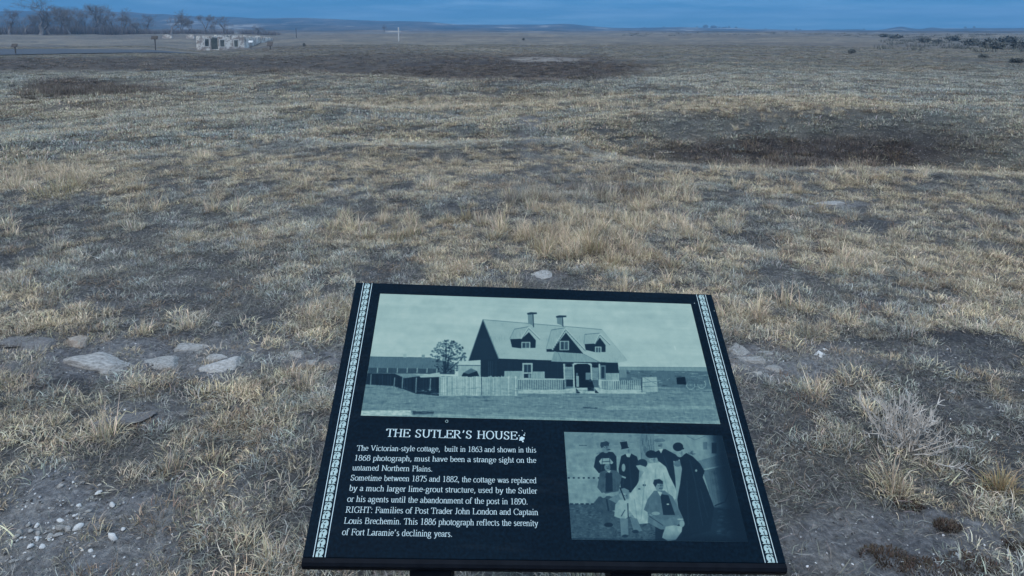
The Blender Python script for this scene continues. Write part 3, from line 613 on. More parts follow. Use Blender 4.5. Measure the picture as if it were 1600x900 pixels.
r1.poly([(213, 118), (368, 497), (75, 517)], .14); r1.line([(213, 118), (366, 497)], 9, .42); r1.line([(213, 118), (75, 517)], 7, .3)
for i in range(14): x_ = 110+i*17; r1.line([(x_, 505), (x_*.4+213*.6, 300)], 3, .24, .4)
for i in range(9): r1.line([(250+i*18, 520), (250+i*18, 665)], 4, rg.uniform(.08, .4), .6)
for (x_, y_, ww, hh) in ((640, 55, 60, 140), (918, 85, 66, 105)):   # chimneys
    r1.poly([(x_+4, y_+8), (x_+ww*.85, y_+4), (x_+ww, y_+hh), (x_+ww*.75, y_+hh*.85), (x_+8, y_+hh*.7)], .46); r1.line([(x_+ww*.9, y_+10), (x_+ww, y_+hh)], 8, .14); r1.poly([(x_-4, y_+2), (x_+30, y_-7), (x_+ww+30, y_-4), (x_+ww+32, y_+12), (x_, y_+18)], .2)
def dormer(rf, face, barge, win):
    r1.poly(rf, .66); r1.line([rf[0], rf[1]], 5, .3); r1.line([rf[0], rf[-1]], 4, .4)
    r1.poly(face, .13)
    for i in range(len(barge)-1): r1.line([barge[i], barge[i+1]], 15, .78)
    for i in range(len(barge)-1): r1.line([(barge[i][0], barge[i][1]+9), (barge[i+1][0], barge[i+1][1]+9)], 4, .2)
    x0, y0, x1, y1 = win; r1.rect(x0, y0, x1, y1, .66); r1.rect(x0+10, y0+8, (x0+x1)/2-3, y1-6, .22); r1.rect((x0+x1)/2+3, y0+8, x1-10, y1-6, .26)
dormer([(515, 212), (650, 188), (585, 305), (470, 305)], [(655, 240), (722, 320), (718, 392), (570, 396), (492, 386), (474, 308), (585, 303)], [(580, 305), (652, 196), (760, 303)], (582, 335, 668, 398))
dormer([(870, 220), (1005, 198), (885, 405), (820, 402)], [(1010, 245), (1178, 448), (930, 432), (885, 430), (825, 430), (822, 404), (888, 402)], [(880, 412), (1007, 208), (1200, 415)], (950, 325, 1040, 414))
for i in range(9): r1.ell(888+i*14, 395-i*20, 4, 4, .15); r1.ell(1030+i*19, 245+i*20, 4, 4, .15)
dormer([(1190, 262), (1335, 250), (1294, 354), (1184, 352)], [(1336, 292), (1392, 366), (1392, 432), (1284, 432), (1200, 412), (1190, 355), (1294, 350)], [(1288, 354), (1336, 258), (1434, 356)], (1290, 380, 1352, 440))
r1.poly([(900, 425), (935, 435), (1180, 450), (1340, 530), (975, 527), (868, 522)], .56); r1.line([(935, 435), (975, 525)], 4, .35); r1.line([(1180, 450), (1340, 532)], 4, .35)
r1.rect(592, 538, 690, 688, .68); r1.rect(606, 552, 676, 628, .2); r1.rect(606, 640, 676, 682, .14); r1.rect(648, 645, 670, 680, .5); r1.line([(641, 552), (641, 628)], 4, .5)
for a0, a1, y0, y1 in ((420, 592, 615, 690), (690, 806, 620, 690), (1395, 1530, 635, 700)):
    r1.rect(a0, y0, a1, y1, .64)
    for i in range(int((a1-a0)/14)): r1.line([(a0+i*14, y0+rg.uniform(-4, 4)), (a0+i*14, y1)], rg.uniform(2, 5), rg.uniform(.3, .5), .8)
r1.rect(1085, 545, 1250, 775, .06); r1.rect(1000, 545, 1075, 770, .3); r1.rect(1262, 560, 1325, 770, .3)
for i in range(11): r1.line([(1000, 580+i*11), (1075, 582+i*11)], 5, .72); 
for i in range(11): r1.line([(1262, 585+i*11), (1325, 587+i*11)], 5, .68)
r1.rect(1015, 695, 1080, 762, .14); r1.ell(1038, 560, 34, 14, .1); r1.ell(1292, 570, 30, 14, .1)
for x_ in (992, 1082, 1252, 1332): r1.line([(x_, 545), (x_+8, 775)], 13, .76)
r1.poly([(1085, 560), (1120, 545), (1220, 545), (1250, 565), (1250, 540), (1085, 535)], .7)
r1.rect(1340, 560, 1392, 695, .42); r1.rect(1350, 572, 1382, 685, .18)
r1.poly([(1108, 660), (1134, 662), (1136, 768), (1112, 766)], .62); r1.ell(1117, 645, 10, 14, .35); r1.rect(1200, 630, 1250, 700, .42)
for a0, a1, yy0, yy1 in ((545, 1000, 690, 800), (1348, 1780, 702, 800)):        # picket fences
    r1.rect(a0, yy0, a1, yy1, .26); r1.rect(a0, yy0, a1, yy0+9, .74); r1.rect(a0, yy1-6, a1, yy1+32, .74)
    for i in range(int((a1-a0)/17)): r1.line([(a0+4+i*17, yy0), (a0+4+i*17, yy1)], 8, .72)
r1.poly([(960, 795), (1100, 775), (1300, 775), (1420, 800), (1420, 832), (960, 828)], .72); r1.poly([(1105, 775), (1150, 828), (1110, 828)], .12); r1.poly([(1285, 780), (1330, 828), (1290, 826)], .12); r1.line([(1130, 800), (1300, 800)], 5, .4)
r1.poly([(1215, 740), (1232, 705), (1262, 705), (1282, 770), (1280, 808), (1220, 808)], .07); r1.ell(1245, 705, 13, 15, .2)
r1.rect(-210, 672, 545, 852, .70)                              # board fence
x_ = -210
while x_ < 545: wv = rg.uniform(10, 24); r1.rect(x_, 668+rg.uniform(-8, 8), x_+wv-3, 846+rg.uniform(-6, 8), rg.uniform(.58, .80)); r1.line([(x_, 680), (x_, 845)], 3, .3, .8); x_ += wv
r1.line([(200, 672), (203, 850)], 7, .2)
r1.poly([(-240, 690), (-210, 670), (-210, 850), (-225, 850)], .1)
r1.fr(820, 430, 3.75)
r1.poly([(552, 538), (1062, 540), (1075, 566), (552, 560)], .52); r1.poly([(552, 556), (1070, 564), (1090, 668), (790, 655), (552, 640)], .34); r1.line([(552, 538), (1060, 541)], 3, .4)
for i in range(90): x_ = rg.uniform(560, 1075); y_ = rg.uniform(562, 655); r1.line([(x_, y_), (x_+rg.uniform(8, 40), y_+rg.uniform(-3, 3))], rg.uniform(2, 5), rg.choice([.15, .2, .6, .65]), .6)
r1.rect(556, 548, 596, 600, .5, .7)
r1.rect(-190+60, 660, 470, 690, .74, 0)
r1.poly([(686, 600), (772, 596), (780, 684), (686, 688)], .66); r1.line([(686, 630), (776, 622)], 3, .35); r1.line([(686, 655), (778, 650)], 3, .35); r1.line([(700, 602), (772, 640)], 3, .4); r1.line([(686, 600), (686, 688)], 4, .15)
for i in range(20): r1.line([(446+i*12, 616), (446+i*12, 668)], 4, .72)
r1.poly([(888, 600), (938, 596), (950, 642), (892, 640)], .08)
for cx_, cy_ in ((972, 645), (1036, 640)):
    for q in range(16): a0, a1 = q*.3927, (q+1)*.3927; r1.line([(cx_+24*math.cos(a0), cy_+24*math.sin(a0)), (cx_+24*math.cos(a1), cy_+24*math.sin(a1))], 3, .7)
    for q in range(4): r1.line([(cx_-24*math.cos(q*.78), cy_-24*math.sin(q*.78)), (cx_+24*math.cos(q*.78), cy_+24*math.sin(q*.78))], 2, .6, .7)
r1.poly([(940, 605), (1050, 612), (1050, 640), (945, 636)], .3, .8)
r1.line([(876, 415), (884, 438)], 5, .92); r1.line([(340, 775), (425, 780)], 9, .2, .8); r1.line([(600, 772), (665, 775)], 7, .25, .7); r1.poly([(470, 765), (700, 768), (1100, 765), (1110, 785), (480, 790)], .66, .5)
r1.fr(540, 430, 3.75)
for i in range(2600):                                     # broken tone in the foreground earth
    x_ = rg.uniform(90, 2280); y_ = rg.uniform(655, 890); l = rg.uniform(6, 46); r1.poly([(x_, y_), (x_+l, y_+rg.uniform(-1, 3)), (x_+l*.8, y_+rg.uniform(2, 5)), (x_+2, y_+3)], rg.uniform(.15, .8), rg.uniform(.15, .45))
r1.a = np.clip((r1.a-.48)*1.16+.48, .02, .95); r1.blur(2); r1.a *= 1+.42*(fbm(gx*.11, gy*.11, 4, 63)-.5)*sst(.85, .3, gy/r1.h+.25)+.16*(fbm(gx*.03, gy*.03, 4, 65)-.5); r1.a *= 1+.22*(fbm(gx*.5, gy*.06, 2, 66)-.5)*(r1.a < .72); r1.a += (np.random.default_rng(1).random(r1.a.shape)-.5)*.05+.012*np.sin(gy*1.1)
# photograph 2: the group
r2 = Ras(.5498, .0790, .929, .4115, 620, 420); G2 = np.random.default_rng(2)
r2.a[:] = .5; gx, gy = r2.field(); r2.a += (fbm(gx*.02, gy*.08, 4, 71)-.5)*.18
r2.fr(880, 665, 4.863)
r2.poly([(0, 30), (580, 60), (580, 170), (0, 180)], .44, .7)
for i in range(70): r2.ell(rg.uniform(60, 780), rg.uniform(60, 160), rg.uniform(6, 22), rg.uniform(4, 12), rg.uniform(.25, .6), .35)
r2.poly([(780, 70), (1215, 80), (1250, 250), (1010, 275), (900, 200), (780, 170)], .5)
r2.rect(1128, 130, 1166, 212, .12); r2.rect(1062, 125, 1094, 182, .34); r2.rect(1206, 130, 1230, 188, .25); r2.line([(940, 80), (1000, 110), (1080, 80)], 4, .3)
for i in range(16): r2.line([(960+rg.gauss(20, 14), 205+rg.gauss(0, 10)), (980+rg.gauss(0, 16), 215)], 4, .22, .8)
r2.poly([(1010, 272), (1250, 205), (1262, 290), (1060, 335)], .34); r2.poly([(1060, 340), (1262, 300), (1310, 640), (1140, 620)], .28); r2.line([(1056, 338), (1262, 296)], 9, .5)
for i in range(16): r2.line([(1075+i*12, 345), (1105+i*13, 600)], 3, rg.uniform(.15, .4), .6)
r2.poly([(0, 596), (230, 600), (640, 740), (1140, 610), (1400, 640), (1400, 900), (0, 900)], .2)
for i in range(900): x_ = rg.uniform(30, 700); y_ = rg.uniform(605, 880); r2.ell(x_, y_, rg.uniform(4, 14), rg.uniform(2, 5), rg.uniform(.08, .36), .5)
r2.poly([(700, 720), (900, 700), (1140, 620), (1400, 660), (1400, 900), (700, 900)], .05, .8)
for i in range(60): r2.ell(rg.uniform(1180, 1370), rg.uniform(650, 840), rg.uniform(8, 26), rg.uniform(4, 10), rg.uniform(.08, .26), .5)
r2.ell(1290, 830, 50, 36, .26, .7); r2.line([(1270, 470), (1230, 580), (1150, 610)], 9, .06)
r2.poly([(575, 40), (690, 40), (694, 290), (590, 270)], .40)
for i in range(26): x_ = rg.uniform(580, 690); y_ = rg.uniform(60, 220); r2.line([(x_, y_), (x_+rg.gauss(0, 5), y_+50)], 4, rg.uniform(.16, .28), .8)
for i in range(7): r2.rect(34+i*38, 392, 50+i*38, 404, .1)
for i in range(5): r2.rect(50+i*40, 590, 76+i*40, 601, .1)
r2.rect(120, 148, 180, 154, .2)
P = r2.poly; E = r2.ell
P([(285, 205), (320, 195), (378, 202), (404, 235), (408, 350), (270, 362), (232, 315), (246, 240)], .07); E(324, 172, 30, 38, .44); P([(280, 150), (284, 128), (330, 118), (350, 132), (346, 156), (316, 160), (290, 172)], .14); E(346, 183, 14, 5, .12); r2.line([(252, 215), (285, 205)], 8, .35)
P([(440, 232), (480, 212), (516, 212), (560, 236), (580, 300), (572, 440), (520, 512), (440, 490), (420, 330)], .06); E(490, 192, 19, 28, .5); P([(474, 215), (516, 212), (504, 242), (484, 238)], .66); P([(430, 126), (484, 120), (492, 160), (502, 170), (440, 182), (442, 168)], .05); E(458, 320, 14, 30, .5); r2.line([(440, 385), (475, 398)], 12, .5)
P([(640, 290), (740, 278), (784, 325), (862, 505), (852, 620), (640, 640), (645, 742), (575, 748), (500, 640), (498, 530), (560, 450), (590, 390), (625, 335)], .66)
for i in range(30): x_ = rg.uniform(560, 820); y_ = rg.uniform(330, 560); r2.line([(x_, y_), (x_+rg.gauss(10, 10), y_+70)], 5, rg.uniform(.5, .76), .4)
E(600, 288, 40, 34, .12); P([(552, 305), (585, 300), (640, 320), (620, 352), (575, 340)], .6); E(682, 262, 28, 22, .54); E(668, 218, 42, 30, .06); E(690, 236, 34, 10, .08); E(616, 453, 13, 8, .12); E(578, 482, 10, 6, .2)
P([(700, 200), (730, 186), (775, 178), (850, 218), (892, 246), (838, 300), (872, 400), (862, 490), (806, 380), (780, 312), (720, 268)], .07); P([(724, 180), (758, 178), (744, 212)], .72); E(736, 148, 26, 32, .5); E(732, 114, 44, 13, .32); P([(704, 112), (712, 98), (756, 98), (764, 112)], .34); E(734, 155, 16, 5, .12); E(738, 140, 20, 3, .2)
P([(836, 268), (900, 288), (900, 440), (892, 560), (860, 548), (852, 400)], .5); E(870, 290, 30, 24, .3)
P([(935, 208), (985, 236), (1040, 290), (1074, 345), (1060, 392), (1102, 500), (1146, 620), (1120, 800), (900, 850), (866, 560), (888, 440), (902, 330), (882, 246)], .045); E(886, 212, 30, 28, .52); E(872, 162, 40, 34, .05); E(905, 175, 14, 8, .06); E(1010, 342, 8, 10, .5)
P([(280, 352), (340, 335), (402, 342), (446, 384), (420, 500), (300, 522), (258, 470)], .21); P([(330, 345), (362, 340), (350, 362)], .66); P([(322, 362), (372, 358), (376, 500), (322, 505)], .08); E(336, 316, 24, 28, .4); P([(272, 272), (292, 250), (352, 248), (380, 280), (372, 292), (284, 294)], .62); r2.line([(292, 276), (358, 272)], 6, .15); E(340, 325, 12, 4, .1)
P([(228, 592), (270, 540), (400, 530), (444, 600), (400, 645), (350, 650), (372, 750), (305, 765), (285, 660), (235, 625)], .19); r2.line([(330, 560), (345, 650)], 10, .08); r2.ell(345, 755, 34, 16, .06); E(306, 530, 20, 20, .52); E(372, 524, 26, 16, .5); P([(345, 560), (420, 520), (436, 560), (400, 590)], .4)
E(474, 535, 30, 40, .5); P([(420, 520), (430, 484), (462, 474), (500, 492), (498, 520), (450, 510)], .36); P([(425, 565), (500, 562), (500, 690), (462, 716), (388, 690), (396, 600)], .6); P([(430, 706), (490, 706), (496, 830), (440, 836)], .36); P([(506, 700), (560, 706), (600, 800), (540, 815)], .36); E(548, 806, 26, 14, .12); E(470, 840, 24, 12, .12); r2.line([(430, 470), (470, 570)], 10, .06); r2.line([(490, 590), (494, 700)], 8, .08); r2.line([(440, 690), (470, 640)], 7, .15)
P([(640, 560), (690, 495), (770, 494), (832, 540), (905, 690), (918, 730), (860, 745), (760, 735), (690, 690), (612, 640)], .30); P([(736, 520), (800, 530), (850, 680), (760, 680)], .08); P([(716, 500), (752, 508), (738, 540)], .66)
P([(650, 680), (760, 722), (880, 680), (900, 730), (830, 792), (740, 790), (640, 736)], .34); r2.line([(655, 690), (760, 760)], 5, .12); E(730, 460, 32, 42, .42); P([(682, 440), (690, 412), (730, 405), (758, 424), (758, 446), (716, 440), (700, 470)], .1); E(742, 478, 15, 5, .12); E(745, 455, 16, 3, .22)
P([(778, 768), (840, 758), (905, 768), (900, 806), (856, 868), (800, 880), (752, 852), (758, 824)], .6); E(702, 668, 32, 13, .52); E(902, 746, 20, 26, .5); E(795, 598, 10, 5, .8); E(890, 712, 24, 6, .6)
for (fx_, fy_, fr_) in ((322, 170, 26), (490, 190, 18), (336, 316, 22), (682, 262, 22), (736, 150, 22), (890, 212, 24), (732, 462, 28), (474, 535, 24)):   # faces: shaded side, eyes, brow
    E(fx_+fr_*.45, fy_+2, fr_*.4, fr_*.9, .28, .6); E(fx_-fr_*.35, fy_-fr_*.15, fr_*.17, fr_*.10, .1, .9); E(fx_+fr_*.3, fy_-fr_*.15, fr_*.17, fr_*.10, .1, .9); r2.line([(fx_, fy_-fr_*.1), (fx_-fr_*.05, fy_+fr_*.3)], fr_*.12, .3, .8); E(fx_-fr_*.35, fy_-fr_*.45, fr_*.25, fr_*.1, .7, .5)
for (x0, y0, x1, y1, tn) in ((300, 240, 290, 340, .16), (350, 230, 360, 340, .14), (500, 260, 520, 500, .14), (460, 400, 450, 470, .13), (760, 230, 800, 330, .16), (960, 260, 1000, 420, .13), (1000, 420, 1060, 760, .11), (940, 420, 950, 760, .1), (1040, 480, 1100, 700, .1), (660, 560, 650, 680, .34), (700, 560, 720, 640, .32), (850, 560, 890, 680, .34), (320, 400, 310, 500, .24), (400, 400, 408, 490, .24), (680, 700, 760, 740, .34), (620, 420, 590, 720, .5), (700, 330, 700, 400, .52), (760, 360, 800, 520, .5), (540, 560, 560, 700, .5)):
    r2.line([(x0, y0), (x1, y1)], 8, tn, .7)
r2.blur(1)
ux = gx/r2.w; uy = gy/r2.h
r2.a *= (1-.95*sst(.86, .985, ux+.04*(1-uy)))*(1-.75*sst(.10, .0, uy)*sst(.35, .75, ux)); r2.a *= 1-.4*sst(.02, .0, uy)
r2.a = r2.a*(1+.45*(fbm(gx*.07, gy*.05, 4, 73)-.5)); r2.a = r2.a*1.0+.015; r2.a += (G2.random(r2.a.shape)-.5)*.05+.02*np.sin(gy*1.5)*(r2.a > .3)
def photo_obj(r, name, z, label):
    im = bpy.data.images.new(name, r.w, r.h, float_buffer=False); im.colorspace_settings.name = 'Non-Color'
    A = np.clip(r.a, 0, 1); px = np.ones((r.h, r.w, 4), np.float32); px[..., :3] = A[..., None]
    im.pixels.foreach_set(px.ravel()); im.update(); im.pack()
    m, t, b = mat(name+'_print', .5, .05); ti = N(t, 'ShaderNodeTexImage', image=im, interpolation='Cubic')
    L(t, ramp(t, ti.outputs[0], [(0, (.003, .011, .02)), (.15, (.011, .030, .045)), (.35, (.06, .11, .12)), (.6, (.145, .222, .20)), (.85, (.285, .362, .30)), (1, (.385, .445, .36))]), b.inputs['Base Color'])
    u0, v0, u1, v1 = r.b; me = bpy.data.meshes.new(name)
    x0, x1, y0, y1 = u0*PW, u1*PW, v0*PH, v1*PH
    V = [(x0, y0, 0), (x1, y0, 0), (x1, y1, 0), (x0, y1, 0), (x0, y0, z), (x1, y0, z), (x1, y1, z), (x0, y1, z)]
    me.from_pydata(V, [], [[4, 5, 6, 7], [0, 1, 5, 4], [1, 2, 6, 5], [2, 3, 7, 6], [3, 0, 4, 7]]); uv = me.uv_layers.new(name='UVMap')
    for li, lp in enumerate(me.loops):
        c_ = me.vertices[lp.vertex_index].co; uv.data[li].uv = ((c_.x-x0)/(x1-x0), (c_.y-y0)/(y1-y0))
    o = link(name, me, sign, [m]); o['label'] = label; return o
photo_obj(r1, 'house_photograph', .0004, 'large pale old photograph of a gabled cottage behind a fence')
photo_obj(r2, 'group_photograph', .0004, 'smaller dark old photograph of a group of seated and standing people')
# --- a small serif alphabet drawn with strokes (units: 1000 per em)
def A(cx, cy, rx, ry, a0, a1, n=12): return [(cx+rx*math.cos(math.radians(a0+(a1-a0)*i/n)), cy+ry*math.sin(math.radians(a0+(a1-a0)*i/n))) for i in range(n+1)]
C_ = 662; X_ = 450
GL = {  # char: (advance, strokes, serifs[(x, y, half width)])
 'T': (611, [[(305, 0), (305, 650)], [(30, 645), (580, 645)], [(32, 645), (22, 510)], [(578, 645), (588, 510)]], [(305, 0, 130)]),
 'H': (722, [[(145, 0), (145, C_)], [(577, 0), (577, C_)], [(145, 335), (577, 335)]], [(145, 0, 125), (145, C_, 125), (577, 0, 125), (577, C_, 125)]),
 'E': (611, [[(130, 0), (130, C_)], [(40, 645), (550, 645)], [(130, 345), (420, 345)], [(40, 14), (560, 14)], [(548, 645), (556, 520)], [(425, 430), (425, 260)], [(560, 14), (590, 165)]], []),
 'S': (556, [A(275, 490, 165, 160, 20, 180, 9)+[(112, 450), (160, 385), (280, 325), (400, 265), (448, 190)]+A(275, 172, 175, 172, 0, -165, 9), [(440, 640), (445, 500)], [(95, 190), (90, 20)]], []),
 'U': (722, [[(145, C_), (145, 260)]+A(365, 240, 220, 230, 180, 360, 12)+[(585, C_)]], [(145, C_, 120), (585, C_, 100)]),
 'L': (611, [[(130, 0), (130, C_)], [(40, 14), (560, 14)], [(560, 14), (590, 175)]], [(130, C_, 110)]),
 'R': (667, [[(140, 0), (140, C_)], [(140, 648), (300, 648)]+A(320, 490, 190, 158, 90, -90, 10)+[(140, 332)], [(300, 325), (540, 20), (655, 8)]], [(140, 0, 120), (100, C_, 80), (600, 8, 55)]),
 'O': (722, [A(361, 331, 290, 335, 0, 360, 24)], []),
 'V': (722, [[(110, C_), (370, 10)], [(610, C_), (370, 10)]], [(110, C_, 105), (610, C_, 95)]),
 'N': (722, [[(125, 0), (125, C_)], [(110, C_), (610, 10)], [(610, 0), (610, C_)]], [(125, 0, 100), (90, C_, 80), (610, C_, 95)]),
 'P': (556, [[(140, 0), (140, C_)], [(140, 648), (290, 648)]+A(310, 480, 205, 168, 90, -90, 10)+[(140, 312)]], [(140, 0, 120), (100, C_, 80)]),
 'I': (333, [[(166, 0), (166, C_)]], [(166, 0, 130), (166, C_, 130)]),
 'G': (722, [A(385, 331, 310, 335, 50, 300, 18)+[(590, 60), (600, 280)], [(595, 650), (602, 480)]], [(600, 285, 110)]),
 'F': (556, [[(130, 0), (130, C_)], [(40, 645), (530, 645)], [(130, 340), (400, 340)], [(528, 645), (536, 515)], [(405, 425), (405, 255)]], [(130, 0, 120)]),
 'J': (389, [[(230, C_), (230, 120), (190, 20), (100, -10), (40, 50)]], [(230, C_, 125)]),
 'C': (667, [A(370, 331, 310, 335, 42, 318, 18), [(590, 650), (605, 470)]], []),
 'B': (667, [[(140, 0), (140, C_)], [(50, 648), (320, 648)]+A(330, 500, 165, 148, 90, -90, 8)+[(140, 352)], [(330, 350)]+A(340, 182, 230, 170, 90, -90, 10)+[(50, 12)]], []),
 'a': (444, [[(70, 350)]+A(205, 330, 130, 115, 150, 0, 8)+[(335, 90), (380, 25), (430, 60)], [(335, 275), (160, 210)]+A(155, 120, 110, 108, 110, 330, 8)+[(335, 110)]], []),
 'b': (500, [[(110, 30), (110, 680)], A(250, 225, 190, 225, 135, -150, 16)], [(75, 678, 45)]),
 'c': (444, [A(245, 225, 200, 228, 45, 320, 16)], []),
 'd': (500, [[(375, 20), (375, 680)], A(240, 225, 190, 225, 45, 315, 16)], [(345, 678, 50), (410, 10, 55)]),
 'e': (444, [[(55, 265), (395, 265)]+A(235, 240, 175, 212, 8, 320, 16)], []),
 'f': (333, [[(130, 0), (130, 540), (180, 650), (270, 680), (345, 620)], [(20, 440), (280, 440)]], [(130, 0, 105)]),
 'g': (500, [A(220, 300, 145, 150, 0, 360, 14), [(330, 400), (470, 410)], [(140, 170), (95, 100), (200, 45), (400, 20), (440, -70)]+A(245, -105, 195, 105, 10, -180, 9)+[(60, -60), (150, 20)]], []),
 'h': (500, [[(105, 0), (105, 680)], [(105, 340), (190, 430), (290, 445), (375, 380), (385, 300), (385, 0)]], [(105, 0, 90), (70, 678, 45), (385, 0, 90)]),
 'i': (278, [[(140, 0), (140, 440)], [(140, 570), (140, 672)]], [(140, 0, 105), (100, 438, 50)]),
 'k': (500, [[(105, 0), (105, 680)], [(400, 440), (120, 200)], [(200, 270), (430, 5)]], [(105, 0, 90), (390, 440, 80), (430, 5, 70)]),
 'l': (278, [[(135, 0), (135, 680)]], [(135, 0, 105), (95, 678, 50)]),
 'm': (778, [[(105, 0), (105, 440)], [(105, 340), (190, 430), (280, 445), (345, 390), (355, 300), (355, 0)], [(360, 340), (445, 430), (545, 445), (620, 390), (630, 300), (630, 0)]], [(105, 0, 90), (70, 438, 45), (355, 0, 85), (630, 0, 90)]),
 'n': (500, [[(105, 0), (105, 440)], [(105, 340), (190, 430), (290, 445), (375, 380), (385, 300), (385, 0)]], [(105, 0, 90), (70, 438, 45), (385, 0, 90)]),
 'o': (500, [A(250, 225, 205, 228, 0, 360, 20)], []),
 'p': (500, [[(115, -210), (115, 430)], A(255, 225, 190, 225, 145, -150, 16)], [(115, -212, 95), (75, 438, 45)]),
 'r': (333, [[(105, 0), (105, 440)], [(105, 320), (180, 425), (260, 445), (315, 400)]], [(105, 0, 95), (70, 438, 45)]),
 's': (389, [A(190, 335, 110, 112, 25, 180, 7)+[(90, 290), (200, 230), (305, 165), (315, 110)]+A(190, 112, 125, 112, 0, -155, 8)], []),
 't': (278, [[(120, 570), (120, 90), (165, 10), (265, 40)], [(15, 440), (260, 440)]], []),
 'u': (500, [[(105, 440), (105, 130), (150, 25), (240, 0), (375, 90)], [(375, 440), (375, 20)]], [(60, 438, 50), (335, 438, 50), (425, 8, 50)]),
 'v': (500, [[(75, 440), (255, 5)], [(425, 440), (255, 5)]], [(85, 440, 80), (420, 440, 65)]),
 'w': (722, [[(75, 440), (235, 5)], [(370, 440), (235, 5)], [(345, 440), (515, 5)], [(655, 440), (515, 5)]], [(85, 440, 75), (350, 440, 80), (650, 440, 60)]),
 'x': (500, [[(60, 440), (430, 5)], [(410, 440), (80, 5)]], []),
 'y': (500, [[(75, 440), (262, 20)], [(425, 440), (220, -120), (130, -200), (45, -165)]], [(85, 440, 80), (420, 440, 65)]),
 '1': (500, [[(255, 0), (255, 665)], [(255, 665), (120, 600)]], [(255, 0, 130)]),
 '2': (500, [[(50, 520)]+A(240, 500, 180, 165, 150, -20, 9)+[(360, 340), (60, 30), (450, 30), (475, 130)]], []),
 '3': (500, [A(230, 505, 165, 155, 150, -80, 9)+[(170, 345), (270, 345)]+A(235, 175, 200, 180, 70, -150, 10)], []),
 '5': (500, [[(440, 655), (190, 655), (120, 400), (230, 400)]+A(220, 190, 215, 200, 80, -150, 10)], []),
 '6': (500, [[(440, 665), (250, 590), (110, 430), (60, 230)]+A(255, 205, 195, 212, 180, 520, 16)], []),
 '7': (500, [[(40, 540), (70, 650), (455, 650), (240, 0)]], []),
 '8': (500, [A(250, 505, 150, 155, 0, 360, 14), A(250, 180, 190, 185, 0, 360, 16)], []),
 '9': (500, [A(245, 455, 195, 205, 0, 360, 16)+[(430, 350), (330, 130), (60, -10)]], []),
 '0': (500, [A(250, 331, 205, 335, 0, 360, 22)], []),
 '.': (250, [[(125, 0), (125, 85)]], []), ',': (250, [[(140, 85), (145, 0), (80, -120)]], []), '-': (333, [[(40, 230), (285, 230)]], []), ':': (278, [[(140, 0), (140, 85)], [(140, 360), (140, 445)]], []), '’': (333, [[(180, 670), (185, 590), (120, 470)]], []), ' ': (250, [], [])}
def strip(mb, pts, th, tn, fx, dbl=False):
    P_ = np.array(pts, float); n = len(P_)
    L_ = []
    for i in range(n):
        dv = P_[min(i+1, n-1)]-P_[max(i-1, 0)]; l = np.linalg.norm(dv)+1e-9; dv /= l
        wv = tn+(th-tn)*abs(dv[1])**1.3; nn = np.array([-dv[1], dv[0]])*wv/2
        if i > 0 and i < n-1:
            d1 = P_[i]-P_[i-1]; d2 = P_[i+1]-P_[i]; c_ = (d1@d2)/(np.linalg.norm(d1)*np.linalg.norm(d2)+1e-9); nn = nn/max(.6, math.sqrt(max(0, (1+c_)/2)))
        L_.append((P_[i]+nn, P_[i]-nn))
    i0 = len(mb.V)
    for p, q in L_:
        mb.V.append(fx(*p)); mb.V.append(fx(*q))
    for i in range(n-1): mb.F.append([i0+2*i, i0+2*i+1, i0+2*i+3, i0+2*i+2])
def lay(mb, txt, u0, v0, u1, cap, th=108, tn=48, sxf=None, v1=None, justify=True):
    """set a line: left edge u0, baseline v0 (fractions of the panel), cap height in metres; sxf is the width factor, gaps stretch to reach u1"""
    em = cap/C_; wid = sum(GL[c][0] for c in txt); W_ = (u1-u0)*PW; ns = txt.count(' ')
    if sxf is None: sxf = W_/(wid*em)
    gap = (W_-wid*em*sxf)/max(ns, 1) if justify else 0
    x_ = u0*PW; v1 = v0 if v1 is None else v1
    for ch in txt:
        adv, st, se = GL[ch]
        for s_ in st:
            k0 = len(mb.V)
            strip(mb, s_, th, tn, lambda a, c, x_=x_: (x_+a*em*sxf, (v0+(v1-v0)*((x_/PW-u0)/(u1-u0)))*PH+c*em, .00055))
        for (sx_, sy_, hw) in se:
            yy = sy_-18 if sy_ > 100 else sy_+18
            strip(mb, [(sx_-hw, yy), (sx_+hw, yy)], 40, 40, lambda a, c, x_=x_: (x_+a*em*sxf, (v0+(v1-v0)*((x_/PW-u0)/(u1-u0)))*PH+c*em, .00056))
        x_ += adv*em*sxf+(gap if ch == ' ' else 0)
    return sxf
mb = MB(); lay(mb, 'THE SUTLER’S HOUSE', .1355, .3815, .4395, .0172, 98, 38, 1.0); mb.build('title_lettering', m_ink, sign)
LN = [('The Victorian-style cottage,  built in 1863 and shown in this', 557, 838, 704.2, 707.2), ('1868 photograph, must have been a strange sight on the', 553, 838, 719.6, 723.4), ('untamed Northern Plains.', 550, 676, 735, 737), ('Sometime between 1875 and 1882, the cottage was replaced', 547, 838.5, 750.8, 755.2),
      ('by a much larger lime-grout structure, used by the Sutler', 545, 839.5, 767, 771.5), ('or his agents until the abandonment of the post in 1890.', 542, 825, 784, 788.5), ('RIGHT: Families of Post Trader John London and Captain', 539.5, 841, 801, 805), ('Louis Brechemin. This 1886 photograph reflects the serenity', 537, 841, 818.3, 822.3), ('of Fort Laramie’s declining years.', 534, 707, 836, 839)]
mb = MB(); uL = []
for tx, xl, xr, yl, yr in LN:
    a0 = uvp(xl, yl); a1 = uvp(xr, yr); lay(mb, tx, a0[0], a0[1], a1[0], .0111, 78, 34, min(1.04, (a1[0]-a0[0])*PW/(sum(GL[c][0] for c in tx)*.0111/C_)*.985), a1[1])
mb.build('caption_lettering', m_ink, sign)
